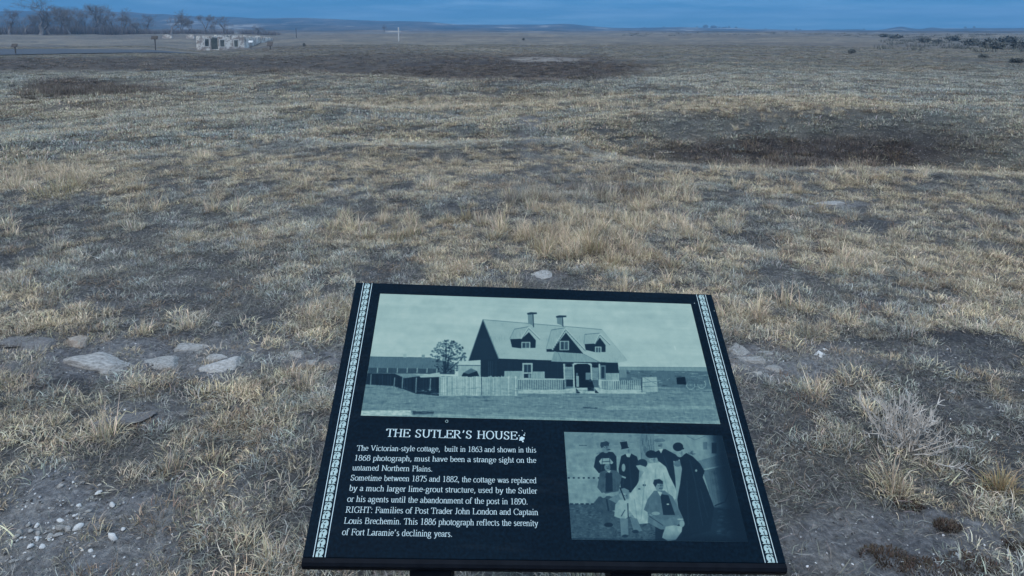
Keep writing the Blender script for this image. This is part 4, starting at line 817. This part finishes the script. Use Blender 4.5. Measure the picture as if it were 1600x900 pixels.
# border ornaments: two ruled lines with a running leaf motif
def border(uA, uB, mirror, name):
    q = MB(); x0, x1 = uA*PW, uB*PW; yb, yt = .021*PH+.001, PH-.0015
    def pl(pts, z=.0005): i = len(q.V); q.V.extend([(px_, py_, z) for px_, py_ in pts]); q.F.append(list(range(i, i+len(pts))))
    for xx in (x0, x1): pl([(xx-.0007, yb), (xx+.0007, yb), (xx+.0007, yt), (xx-.0007, yt)])
    rules = q; n = 38; st = (yt-yb)/n; root = link(name, None, sign)
    q.build('ruled_line', m_ink, root)
    base = None
    for i in range(n):
        if base is None:
            q = MB(); wv = (x1-x0)*.68; hx = .0
            def T(px_, py_): px_ = -px_ if mirror else px_; return (px_*wv/2, (py_+1)*st*.46)
            # fan leaf, stem triangle, curl
            fan = [T(.15+.78*math.cos(math.radians(a)), .12+.88*math.sin(math.radians(a))) for a in range(175, -75, -18)]+[T(.1, -.35), T(-.25, -.05)]
            pl(fan); pl([T(-.95, -.98), T(-.92, .1), T(-.7, .45), T(-.35, -.1), T(-.25, -.98)], .00051); pl([T(-.15, -.98), T(.05, -.3), T(.45, -.55), T(.95, -.98)], .00052); pl([T(-.95, .55), T(-.8, .95), T(-.35, .98), T(-.62, .6)], .00053)
            base = mesh('leaf_motif', q.V, q.F); base.materials.append(m_ink2)
            q2 = MB(); q = q2; pl([T(-.35, .3), T(-.05, .62), T(.3, .5), T(.0, .2)], .0006)
            hole = mesh('leaf_vein', q.V, q.F); hole.materials.append(m_panel)
        o = link('leaf_motif', base, root); o.location = ((x0+x1)/2, yb+i*st, 0)
        h = link('leaf_vein', hole, root); h.location = o.location
border(.0212, .0448, False, 'ornamental_border'); border(.9552, .9808, True, 'ornamental_border')
# droppings and nicks on the face
mb = MB(); rg = random.Random(3)
def blot(px, py, r, n=16):
    u, v = uvp(px, py); i = len(mb.V); mb.V.append((u*PW, v*PH, .0008))
    for j in range(n): a = j*6.283/n; q = r*rg.uniform(.72, 1.0); mb.V.append((u*PW+q*math.cos(a), v*PH+q*math.sin(a), .0007))
    for j in range(n): mb.F.append([i, i+1+j, i+1+(j+1) % n])
for px, py, r in ((815, 685.5, .0052), (817.5, 685, .003), (811, 681, .0016), (819, 680, .0018), (817, 690, .002), (820, 677, .001), (812, 688, .0015), (816, 673, .0009), (1085, 474, .0012), (1116, 486, .001)): blot(px, py, r)
mb.build('bird_dropping', m_ink, sign)
u, v = uvp(698, 658.5); mb = MB(); mb.tube([(u*PW+.0028*math.cos(a*.524), v*PH+.0028*math.sin(a*.524), .0006) for a in range(13)], [.0005]*13, 4); mb.build('scratched_ring', m_ink2, sign)
# ------------------------------------------------------------------ far things
def road():
    xs = np.linspace(-260, 312, 60); rows = 5; V = []
    for xx in xs:
        f = np.interp(xx, [-260, 0, 100, 200, 312], [74.5, 75.2, 76.5, 79.0, 82.2]); nr_ = np.interp(xx, [-260, 0, 312], [84.5, 84.6, 84.4])
        dN = 81; dF = dN+17*(nr_-f)/9.4
        for j in range(rows):
            dd_ = dN+(dF-dN)*j/(rows-1); x3, y3, z3 = at_d(xx, 80, dd_); V.append((float(x3), float(y3), float(height(np.array([x3]), np.array([y3]))[0])+.07))
    Fs = [[i*rows+j, (i+1)*rows+j, (i+1)*rows+j+1, i*rows+j+1] for i in range(len(xs)-1) for j in range(rows-1)]
    m = noisy('worn_asphalt', (.035, .038, .045), (.058, .062, .07), 1.5, .75, .002)
    o = link('road', mesh('road', V, Fs, True), None, [m]); tag(o, 'dark asphalt road crossing the plain at the upper left', kind='structure')
road()
# hills
def sky_el(px, py): x, y, z = ray(px, py); return z/np.hypot(x, y)
SK = [(-900, 22), (-300, 16), (0, 17.5), (120, 17), (200, 18.5), (240, 22), (300, 24.5), (400, 28.5), (450, 27), (520, 29), (560, 31), (640, 33.5), (670, 34), (720, 38.5), (800, 39), (850, 38.5), (880, 37.5), (930, 41), (960, 43), (1000, 42.5), (1080, 44), (1160, 45), (1238, 46.2), (1246, 48.6), (1268, 48.8), (1284, 45.4), (1345, 45.8), (1358, 48.6), (1372, 47), (1390, 44.4), (1408, 41.4), (1422, 44), (1438, 45.4), (1456, 42.2), (1474, 44.4), (1510, 44), (1600, 43.2), (1900, 42), (2600, 44)]
SK = [(float(q_), float(np.interp(q_, *zip(*SK)))+1.9*float(fbm(np.array([q_*.016]), np.array([3.3]), 4, 91)[0]-.5)*2) for q_ in range(-900, 2601, 6)]
def hill_sheet(name, d0, dr, d1, prof, m, label, rough_, seed):
    pxs = np.arange(-700, 2500, 3.0); x, y, z = ray(pxs, np.full_like(pxs, 46.0)); an = np.arctan2(x, y); el_ = sky_el(pxs, np.interp(pxs, *zip(*prof)))
    ts = np.linspace(0, 1, 26); V = np.zeros((len(ts)+4, len(pxs), 3))
    for i, t_ in enumerate(ts):
        dd_ = d0+(dr-d0)*t_; top = H+el_*dr; s_ = t_**1.25; zz = -3+(top+3)*s_
        q = (fbm(an*60+seed, dd_*.012+0*an, 5, seed)-.5)*rough_*(top+3)*math.sin(math.pi*min(t_, .98))*1.1
        V[i] = np.stack([np.sin(an)*dd_, np.cos(an)*dd_, zz+q], -1)
    for j in range(4):
        dd_ = dr+(d1-dr)*(j+1)/4; V[len(ts)+j] = np.stack([np.sin(an)*dd_, np.cos(an)*dd_, (H+el_*dr)*(1-(j+1)/4*1.1)], -1)
    R_, C2 = V.shape[:2]; idx = np.arange(R_*C2).reshape(R_, C2); fc = np.stack([idx[:-1, :-1], idx[:-1, 1:], idx[1:, 1:], idx[1:, :-1]], -1).reshape(-1, 4)
    o = link(name, mesh(name, V.reshape(-1, 3), fc, True), None, [m]); tag(o, label, kind='structure')
m_hill, t, b = mat('hill_scrub', .95, .1); geo = N(t, 'ShaderNodeNewGeometry'); mp = N(t, 'ShaderNodeMapping'); mp.inputs['Scale'].default_value = (.012, .004, .05); L(t, geo.outputs['Position'], mp.inputs[0])
n_1 = N(t, 'ShaderNodeTexNoise', i_Scale=1.0, i_Detail=8.0, i_Roughness=.65); L(t, mp.outputs[0], n_1.inputs['Vector'])
n_2 = N(t, 'ShaderNodeTexNoise', i_Scale=.035, i_Detail=6.0); L(t, geo.outputs['Position'], n_2.inputs['Vector'])
hc = ramp(t, n_1.outputs['Fac'], [(.40, (.010, .014, .014)), (.5, (.06, .052, .045)), (.585, (.12, .10, .085)), (.62, (.33, .30, .27))]); L(t, mixc(t, .25, hc, ramp(t, n_2.outputs['Fac'], [(.42, (.02, .024, .022)), (.58, (.10, .09, .08))])), b.inputs['Base Color'])
hill_sheet('hills', 900, 1500, 2100, SK, m_hill, 'long line of low blue hills along the horizon', .35, 81)
m_hill2 = m_hill.copy(); m_hill2.name = 'brown_ridge_scrub'
for nd in m_hill2.node_tree.nodes:
    if nd.type == 'VALTORGB':
        for e_ in nd.color_ramp.elements: c_ = e_.color; e_.color = (c_[0]*1.25+.02, c_[1]*1.15+.014, c_[2]*1.0+.01, 1)
def prof(pts, a, sd): return [(x_, float(np.interp(x_, *zip(*pts)))+a*float(fbm(np.array([x_*.012]), np.array([sd*1.7]), 4, sd)[0]-.5)*2) for x_ in range(-900, 2700, 12)]
hill_sheet('middle_ridge', 820, 1080, 1300, prof([(-900, 30), (0, 31), (200, 33), (400, 37.5), (560, 41), (700, 43.8), (900, 46), (1200, 49.5), (1600, 48.5), (2600, 47)], 2.4, 85), m_hill, 'uneven middle ridge of the hills', .45, 85)
hill_sheet('foothills', 480, 700, 860, prof([(-900, 42), (0, 43), (300, 45.5), (600, 48), (1000, 49), (1300, 49), (1600, 48), (2600, 47)], 1.8, 83), m_hill2, 'low brown swell in front of the blue hills', .45, 83)
# ruin
m_ruin, t, b = mat('lime_grout', .95, .1); tc = N(t, 'ShaderNodeTexCoord')
n_1 = N(t, 'ShaderNodeTexNoise', i_Scale=.9, i_Detail=7.0, i_Roughness=.7); L(t, tc.outputs['Object'], n_1.inputs['Vector'])
L(t, ramp(t, n_1.outputs['Fac'], [(.38, (.26, .22, .19)), (.47, (.38, .33, .29)), (.52, (.64, .60, .54)), (.7, (.76, .72, .65))]), b.inputs['Base Color']); bump(t, b, n_1.outputs['Fac'], .6, .05)
m_reveal = noisy('reveal_plaster', (.45, .43, .4), (.62, .6, .56), 3, .95, .02)
D0 = 140.0; pxm = None
def wp(px, d): x3, y3, z3 = at_d(px, 76, d); return np.array([float(x3), float(y3)])
ruin = link('ruined_building', None); q0 = wp(312, D0); gz = float(height(np.array([q0[0]]), np.array([q0[1]]))[0]); ruin.location = (q0[0], q0[1], gz-.1)
tag(ruin, 'roofless lime-grout ruin with pale broken walls and empty window openings on the plain', 'ruin')
def zpx(py, d): return H+sky_el(350, py)*d-ruin.location[2]
rgr = random.Random(12)
def wall(name, p0, p1, top0, top1, openings, thick=.5, seed=0, base=-1.2):
    """wall from p0 to p1 (metres from ruin origin) built as masonry courses around openings: (s0, s1, z0, z1) along the wall"""
    L_ = np.linalg.norm(p1-p0); dv = (p1-p0)/L_; nn = np.array([-dv[1], dv[0]]); n = max(8, int(L_/.42)); mb = MB(); rr_ = random.Random(seed)
    cuts = sorted(set([L_*i/n for i in range(n+1)]+[o_[0] for o_ in openings]+[o_[1] for o_ in openings]))
    for s0, s1 in zip(cuts[:-1], cuts[1:]):
        if s1-s0 < .02: continue
        mid = (s0+s1)/2; top = top0+(top1-top0)*mid/L_+rr_.gauss(0, .12)-(rr_.uniform(.2, .7) if rr_.random() < .12 else 0); segs = [(base, top)]
        for (o0, o1, z0, z1) in openings:
            if o0 <= mid <= o1: segs = [(base, z0), (z1, top)] if z1 < top-.05 else [(base, z0)]
        for z0, z1 in segs:
            if z1 <= z0: continue
            o_ = p0+dv*s0; mb.quadbox((o_[0], o_[1], z0), (dv[0]*(s1-s0), dv[1]*(s1-s0), 0), (nn[0]*thick, nn[1]*thick, 0), (0, 0, z1-z0+rr_.random()*.002))
    w_ = mb.build(name, m_ruin, ruin)
    for (o0, o1, z0, z1) in openings:
        if z0 < .55 or z1 > top0-.1: continue
        q = MB(); h_ = .16
        for a0, a1, b0, b1 in ((o0-h_, o1+h_, z1, z1+h_), (o0-h_, o0, z0, z1), (o1, o1+h_, z0, z1), (o0-h_, o1+h_, z0-h_*.8, z0)):
            o_ = p0+dv*a0-nn*.03; q.quadbox((o_[0], o_[1], b0), (dv[0]*(a1-a0), dv[1]*(a1-a0), 0), (nn[0]*.06, nn[1]*.06, 0), (0, 0, b1-b0))
        q.build('window_surround', m_reveal, w_)
    return w_
P0 = wp(312, D0)-q0; P1 = wp(382, D0+1.5)-q0; P2 = wp(427, D0+42)-q0; P3 = wp(352, D0+40)-q0
mpx = np.linalg.norm(P1-P0)/70.
def so(x0, x1, y0, y1): return ((x0-312)*mpx, (x1-312)*mpx, zpx(y1, D0), zpx(y0, D0))
wall('front_wall', P0, P1, zpx(57.0, D0), zpx(58.0, D0), [so(320.5, 327, 61, 72), so(330, 341, 40, 77), so(344, 351, 62.5, 73), so(366, 372.5, 63, 73.5)], seed=1)
wall('side_wall', P1, P2, zpx(57.5, D0), zpx(57.5, D0)-.7, [so(392+312-312, 396, 65, 72)], seed=2, base=-1.2)
wall('side_wall', P0, P3, zpx(58, D0), zpx(59, D0), [], seed=3)
m_save = m_ruin; m_ruin = noisy('painted_interior_shade', (.05, .06, .058), (.13, .14, .13), 1.2, .95, .02)
wall('added_shade_wall', wp(314, D0+5)-q0, wp(381, D0+6)-q0, zpx(59.5, D0), zpx(59.5, D0), [], seed=6)  # wall added behind the openings, coloured dark so the inside looks unlit
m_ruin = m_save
wall('rear_wall', P3, P2, zpx(58, D0), zpx(58, D0)-.5, [], seed=4)
for px, py0, py1, wpx, lb in ((261, 55, 61, 13, 'small pale ruined wall left of the roofless ruin, near the road sign'), (297, 57, 61.5, 11, 'small pale ruined wall just left of the roofless ruin')):
    dd_ = 220; x3, y3, z3 = at_d(px, py1, dd_); g_ = float(height(np.array([x3]), np.array([y3]))[0]); hw = wpx*dd_/F/2*.97; zt = float(at_d(px, py0, dd_)[2])-g_
    q = MB(); rr_ = random.Random(px); nseg = 7
    for i in range(nseg):
        a0 = -hw+2*hw*i/nseg; q.box(a0, a0+2*hw/nseg, 0, .6, -.6, max(zt, 1.1)-rr_.random()*.3)
    q.box(-hw, -hw+.5, .6, 3.5, -.6, max(zt, 1.1)*.8)
    root = link('ruined_wall', None); root.location = (float(x3), float(y3), g_); tag(root, lb, 'ruin'); q.build('masonry', m_ruin, root)
# small signs and posts far out
m_wood = noisy('weathered_wood', (.06, .052, .048), (.11, .095, .085), 6, .85, .003); m_white = noisy('white_paint', (.66, .66, .64), (.8, .8, .78), 4, .6, .001)
def small_sign(px, pyb, pyt, wpx, hpx, d, label, m=m_wood, mp_=m_wood, slant=.5):
    x3, y3, z3 = at_d(px, pyb, d); g_ = float(height(np.array([x3]), np.array([y3]))[0]); zt = float(at_d(px, pyt, d)[2])-g_; W_ = wpx*d/F; h_ = hpx*d/F
    r = link('trail_marker', None); r.location = (float(x3), float(y3), g_); tag(r, label, 'sign')
    q = MB(); q.box(-.045, .045, -.04, .04, -.3, zt-h_*.4); q.build('post', mp_, r)
    q = MB(); q.quadbox((-W_/2, -.08-h_*slant*.5, zt-h_), (W_, 0, 0), (0, h_*slant, h_), (0, .06, -.04)); q.build('panel', m, r)
small_sign(24, 79, 68.2, 7, 4, 84, 'small dark panel on a post beside the road at the far left')
small_sign(243.5, 80.5, 56, 9, 4.2, 88, 'dark panel on a tall post beside the road, left of the ruin')
small_sign(422.5, 79, 65, 8, 6, 92, 'small dark box-like panel on a post at the right end of the ruin', slant=.9)
small_sign(392.5, 77, 63.5, 6, 2.5, 120, 'thin pale panel on a post in front of the ruin side wall', m_white)
x3, y3, z3 = at_d(623, 62, 150); g_ = float(height(np.array([x3]), np.array([y3]))[0]); zt = float(at_d(623, 43, 150)[2])-g_
r = link('white_post', None); r.location = (float(x3), float(y3), g_); tag(r, 'tall white post standing alone on the plain left of centre', 'post')
q = MB(); q.box(-.11, .11, -.11, .11, -.4, zt-.12); m_pole = noisy('weathered_white', (.40, .40, .39), (.56, .55, .53), 4, .8, .001); q.build('shaft', m_pole, r); q = MB(); q.box(-.1, .1, -.1, .1, zt-.12, zt); q.build('cap', m_white, r)
x3, y3, z3 = at_d(463, 56, 240); g_ = float(height(np.array([x3]), np.array([y3]))[0]); q = MB(); q.tube([(0, 0, -.3), (0, 0, 3.2)], [.12, .08], 6); o = q.build('utility_pole', m_wood); o.location = (float(x3), float(y3), g_); tag(o, 'thin dark pole far off between the ruin and the white post', 'pole')
for px, py, lb in ((211, 50.5, 'white speck of a parked vehicle left of the bare tree'), ):
    x3, y3, z3 = at_d(px, py, 300); g_ = float(height(np.array([x3]), np.array([y3]))[0]); r = link('parked_van', None); r.location = (float(x3), float(y3), max(g_, float(z3)-.8)); tag(r, lb, 'vehicle')
    q = MB(); q.box(-1.1, 1.1, -.9, .9, .4, 1.3); q.box(-1.0, .5, -.85, .85, 1.3, 1.9); q.build('body', m_white, r)
    for sx_ in (-.7, .7): q = MB(); q.tube([(sx_, -.95, .35), (sx_, -.7, .35)], [.35, .35], 10); q.build('wheel', m_wood, r)
# bare cottonwoods
m_bark = noisy('grey_bark', (.12, .11, .105), (.22, .20, .19), 1.5, .95, .02)
def tree_meshes(seed, lean=0, spread=.7, forks=2):
    rng = random.Random(seed); T_ = MB(); Cw = []
    def grow(p, dv, l, r, lev):
        pts = [p]; n = 4 if lev < 2 else 3
        for i in range(n):
            dv = dv+np.array([rng.gauss(0, .14), rng.gauss(0, .14), rng.gauss(.05, .08)]); dv /= np.linalg.norm(dv); p = p+dv*l/n; pts.append(p)
        r1_ = r*.62; rad = [r+(r1_-r)*i/n for i in range(n+1)]
        if lev <= 2: T_.tube(pts, rad, 6 if lev < 2 else 4, False)
        else: Cw.append((pts, rad))
        if lev >= 6: return
        kk = forks+(1 if rng.random() < .6 else 0)+(2 if lev >= 3 else 0)
        for j in range(kk):
            src_ = pts[-1] if j < 1 else pts[rng.randrange(1, n+1)]
            a = rng.random()*6.283; sp = spread*rng.uniform(.55, 1.25); u = np.cross(dv, [math.cos(a), math.sin(a), .3]); u /= np.linalg.norm(u)+1e-9
            e = dv*math.cos(sp)+u*math.sin(sp); e[2] += .26 if lev < 2 else .08; e /= np.linalg.norm(e); grow(src_, e, l*rng.uniform(.66, .9), r1_*rng.uniform(.6, .85), lev+1)
    grow(np.array([0, 0, -.3]), np.array([lean, 0, 1.]), 3.2, .42, 0)
    V = []; Fs = []
    for pts, rad in Cw:
        for i in range(len(pts)-1):
            a, b_c = pts[i], pts[i+1]; w0 = max(rad[i], .013); w1 = max(rad[i+1], .010); s_ = np.array([rng.gauss(0, 1), rng.gauss(0, 1), rng.gauss(0, .4)]); s_ = np.cross(s_, b_c-a); s_ /= np.linalg.norm(s_)+1e-9; k = len(V)
            V += [a-s_*w0, a+s_*w0, b_c+s_*w1, b_c-s_*w1]; Fs.append([k, k+1, k+2, k+3])
    zmax = max(v[2] for v in V)
    return mesh('trunk', T_.V, T_.F, True), mesh('crown', V, Fs), zmax
TM = [tree_meshes(s_, l_, sp_2) for s_, l_, sp_2 in ((1, 0, .62), (2, .06, .6), (3, -.08, .58), (5, .03, .68), (8, 0, .62))]
for a0, a1, _ in TM: a0.materials.append(m_bark); a1.materials.append(m_bark)
print('tree tris', [len(a[1].polygons) for a in TM])
TR = [(64, -12, 53, 0, 'tallest bare cottonwood, rising past the top edge at the upper left', 1.7), (14, 10, 51, 1, 'faint bare tree at the far upper left edge', 1.1), (38, 16, 52, 3, 'bare tree just left of the tallest cottonwood', 1), (92, 6, 53, 2, 'bare tree just right of the tallest cottonwood', 1), (110, 9, 53.5, 4, 'slim bare tree in the grove, third right of the tallest', .9),
      (124, 8, 54, 1, 'bare tree in the middle of the grove, left of the leaning one', .9), (146, 3, 56, 2, 'dark bare tree with forked low trunk in the right half of the grove', 1.1), (163, 10, 54, 3, 'bare tree right of the forked dark one', .8), (177, 6, 54.5, 0, 'bare tree near the right end of the grove', .9), (190, 10, 54, 4, 'last full bare tree at the right end of the grove', .9),
      (228, 20, 54, 1, 'small separate bare tree right of the grove', 1), (268, 16, 56, 3, 'bare tree above the small pale walls, left of a pair', .8), (283, 13, 56, 0, 'bare tree above the small pale walls, right of a pair', .9), (300, 20, 56, 4, 'thin bare tree between the pair and the ruin', .8), (322, 21, 57, 2, 'bare tree standing behind the left end of the ruin', 1), (348, 23, 57, 1, 'bare tree standing behind the middle of the ruin', .9),
      (403, 38, 54, 3, 'small bare tree behind the right end of the ruin', 1.1), (600, 37, 52, 4, 'small round bare tree alone below the hills left of the white post', .75), (410, 42, 54, 0, 'low bare tree tucked beside the small tree right of the ruin', 1.2), (78, 14, 53, 4, 'thin bare tree close behind the tallest cottonwood', .8), (135, 12, 54, 0, 'thin bare tree behind the forked dark one', .8), (50, 20, 52, 2, 'thin bare tree half hidden left of the tallest trunk', .8), (212, 28, 53, 3, 'low bare tree between the grove and the separate tree', 1), (336, 28, 57, 0, 'low bare tree between the two behind the ruin', .9)]
TR.append((103, 16, 53, 1, 'bare tree crowding the gap in the left grove', 1.0)); TR.append((155, 16, 54, 0, 'bare tree in the gap right of the forked trunk', 1.0))
for i, (px, pyt, pyb, k, lb, wf) in enumerate(TR):
    dd_ = 262+(i*37 % 29)-6 if px < 500 else 520
    x3, y3, z3 = at_d(px, pyb, dd_); zt = float(at_d(px, pyt, dd_)[2]); g_ = float(height(np.array([x3]), np.array([y3]))[0]); s_ = (zt-g_)/TM[k][2]
    r = link('bare_tree', None); r.location = (float(x3), float(y3), g_); r.rotation_euler = (0, 0, i*2.1); r.scale = (s_*wf*1.3, s_*wf*1.3, s_); tag(r, lb, 'tree', 'bare cottonwood trees on the plain')
    link('trunk', TM[k][0], r); link('crown', TM[k][1], r)
# brush under the trees
rngb = np.random.default_rng(77); parts_ = []
for i in range(260):
    px = rngb.uniform(-60, 360) if i < 230 else rngb.uniform(380, 430); dd_ = 268+rngb.uniform(-6, 40); x3, y3, z3 = at_d(px, 50, dd_); g_ = float(height(np.array([x3]), np.array([y3]))[0])
    V, Fq, C = blades(70, 2.0, (3.8 if px < 212 else 1.7)*rngb.uniform(.6, 1.3), .07, .4, .35, rngb, 2, (.6, 1.3), col=(.19, .165, .16)); parts_.append((V+np.array([float(x3), float(y3), g_]), Fq, C))
o = link('brush_thicket', blade_mesh('brush_thicket', parts_, m_blade2)); tag(o, 'reddish leafless brush under the bare trees', kind='stuff')
# dark weeds: patch at left, and in the right hollow
def weeds(name, label, ell, n, ln, wd, col, seed):
    rng = np.random.default_rng(seed); parts_ = []
    for i in range(n):
        cx_, cy_, rx, ry = ell[rng.integers(0, len(ell))]; px = cx_+rx*rng.normal(0, .55); py = cy_+ry*rng.normal(0, .45)
        X, Y, Z = g_px(px, py); V, Fq, C = blades(34, .13, ln*rng.uniform(.5, 1.2), wd, .5, .35, rng, 3, (.5, 1.3), col=tuple(np.array(col)*rng.uniform(.8, 1.5))); parts_.append((V+np.array([X, Y, Z]), Fq, C))
    o = link(name, blade_mesh(name, parts_, m_blade2)); tag(o, label, kind='stuff')
weeds('dark_weeds', 'dark brown dead weeds standing in a patch at the upper left', [(110, 142, 80, 12), (70, 144, 45, 10), (190, 142, 50, 8)], 330, .15, .009, (.18, .145, .115), 5)
# far scrub at right
m_scrub = noisy('sage_scrub', (.075, .082, .075), (.15, .15, .135), 3, .95, .02)
def bush(px, py, wpx, hpx, d, label, name='sage_bush', cat='bush', group=None, tone=1.0, seed=0, ground=True):
    x3, y3, z3 = at_d(px, py, d); g_ = float(height(np.array([x3]), np.array([y3]))[0]) if ground else float(z3); s_ = wpx*d/F/2; h_ = hpx*d/F; rng = np.random.default_rng(int(px*3+seed))
    n = 260; u = rng.normal(0, 1, (n, 3)); u /= np.linalg.norm(u, axis=1)[:, None]; rad = (.55+.5*rng.random(n))[:, None]*(.75+.5*vn(u[:, 0]*2+px, u[:, 1]*2+u[:, 2], 3))[:, None]
    P_ = u*rad*np.array([s_, s_, h_/2])+np.array([0, 0, h_*.5]); a = rng.normal(0, 1, (n, 3)); b_v = rng.normal(0, 1, (n, 3)); sz = .16*max(s_, h_*.5); a = a/np.linalg.norm(a, axis=1)[:, None]*sz; b_v = b_v/np.linalg.norm(b_v, axis=1)[:, None]*sz
    V = np.stack([P_-a, P_-b_v, P_+a, P_+b_v], 1).reshape(-1, 3); Fq = np.arange(4*n).reshape(n, 4)
    r = link(name, None); r.location = (float(x3), float(y3), g_); tag(r, label, cat, group)
    link('crown', mesh('crown', V, Fq), r, [m_scrub]); q = MB(); q.tube([(0, 0, -.2), (0, 0, h_*.55)], [h_*.08, h_*.03], 5); q.build('trunk', m_bark, r)
BU = [(1331, 72, 11, 7, 70, 'small dark bush standing alone on the plain right of centre'), (1545, 70, 20, 13, 110, 'darkest tall bush in the scrub at the upper right'), (1560, 73, 18, 10, 100, 'dark bush just right of the tallest scrub bush'), (1592, 70, 20, 10, 110, 'dark bush cut by the right edge in the scrub'), (1520, 66, 22, 8, 140, 'low bush left of the tall dark scrub bush'), (1538, 79, 12, 7, 60, 'low brown bush in front of the scrub at right'),
      (1590, 83, 16, 6, 55, 'low dark bush nearest in the scrub at the right edge'), (1445, 64, 16, 6, 160, 'grey bush left of the upper right scrub'), (1465, 64, 12, 5, 160, 'small grey bush beside the one left of the scrub'), (1400, 57, 18, 5, 220, 'faint far bush under the round hill'), (1380, 58, 14, 4, 230, 'faint far bush left of the one under the round hill'), (1490, 60, 18, 7, 190, 'grey bush between the small grey bush and the scrub'), (1575, 61, 26, 8, 170, 'wide bush on the ridge above the tall dark scrub'), (818, 57, 5, 4, 170, 'tiny dark bush on the far plain right of the white post'), (475, 68, 5, 6, 105, 'tiny dark upright bush right of the boxlike panel')]
for q in BU: bush(*q, group='bushes scattered on the far plain')
sr = random.Random(31)
parts_ = []
rngb = np.random.default_rng(78)
for i in range(420):
    px = rngb.uniform(1380, 1680) if i % 3 else rngb.uniform(960, 1400); dd_ = rngb.uniform(90, 330) if i % 3 else rngb.uniform(260, 420); x3, y3, z3 = at_d(px, 50, dd_); g_ = float(height(np.array([x3]), np.array([y3]))[0])
    V, Fq, C = blades(46, 1.2, .75*rngb.uniform(.5, 1.2), .07, .4, .5, rngb, 2, (.6, 1.3), col=(.17, .165, .14)); parts_.append((V*(1, 1, .8)+np.array([float(x3), float(y3), g_]), Fq, C))
o = link('sage_scrub', blade_mesh('sage_scrub', parts_, m_blade2)); tag(o, 'low grey sage scrub spread over the plain at the upper right', kind='stuff')
# junipers on the skyline
for i, (px, wv, hv) in enumerate([(1007, 3, 2), (1037, 3, 2.2), (1089, 2.6, 2.6), (1102, 8, 4.5), (1115, 10, 4), (1124, 3, 2.6), (1130, 4, 2.2), (1134, 3, 3), (1139, 4, 3.2), (1150, 4, 3), (1196, 3, 2), (1244, 3, 4), (1250, 3, 4), (1350, 3, 2.4), (1508, 3, 3), (1522, 3, 3)]):
    py = float(np.interp(px, *zip(*SK)))+.6
    bush(px, py, wv, hv, 1490, ['tiny juniper alone on the skyline, leftmost of all', 'tiny juniper on the skyline, second from the left', 'tiny juniper just left of the wide skyline pair', 'wide juniper on the skyline, left of the wide pair', 'widest juniper on the skyline, right of the wide pair', 'thin juniper just right of the widest one', 'low juniper between two thin upright ones', 'thin upright juniper in the skyline cluster', 'rounded juniper right of the thin upright one', 'juniper at the right end of the skyline cluster', 'tiny juniper alone between cluster and gap', 'left juniper of the pair in the skyline gap', 'right juniper of the pair in the skyline gap', 'tiny juniper at the right end of the flat mesa', 'left juniper of two on the far right ridge', 'right juniper of two on the far right ridge'][i], 'juniper_tree', 'tree', 'junipers on the skyline', ground=False)
# ------------------------------------------------------------------ haze
q = MB(); q.box(-2450, 2450, -2450, 2450, -12, 64); hz = q.build('haze', None); hz.data.materials.clear()
mh = bpy.data.materials.new('haze_air'); mh.use_nodes = True; t = mh.node_tree; t.nodes.clear()
pv_ = N(t, 'ShaderNodeVolumePrincipled', i_Density=.00062); pv_.inputs['Color'].default_value = (.225, .485, .77, 1); mo = N(t, 'ShaderNodeOutputMaterial'); L(t, pv_.outputs[0], mo.inputs['Volume'])
hz.data.materials.append(mh); tag(hz, 'thin blue haze over the plain', kind='stuff')
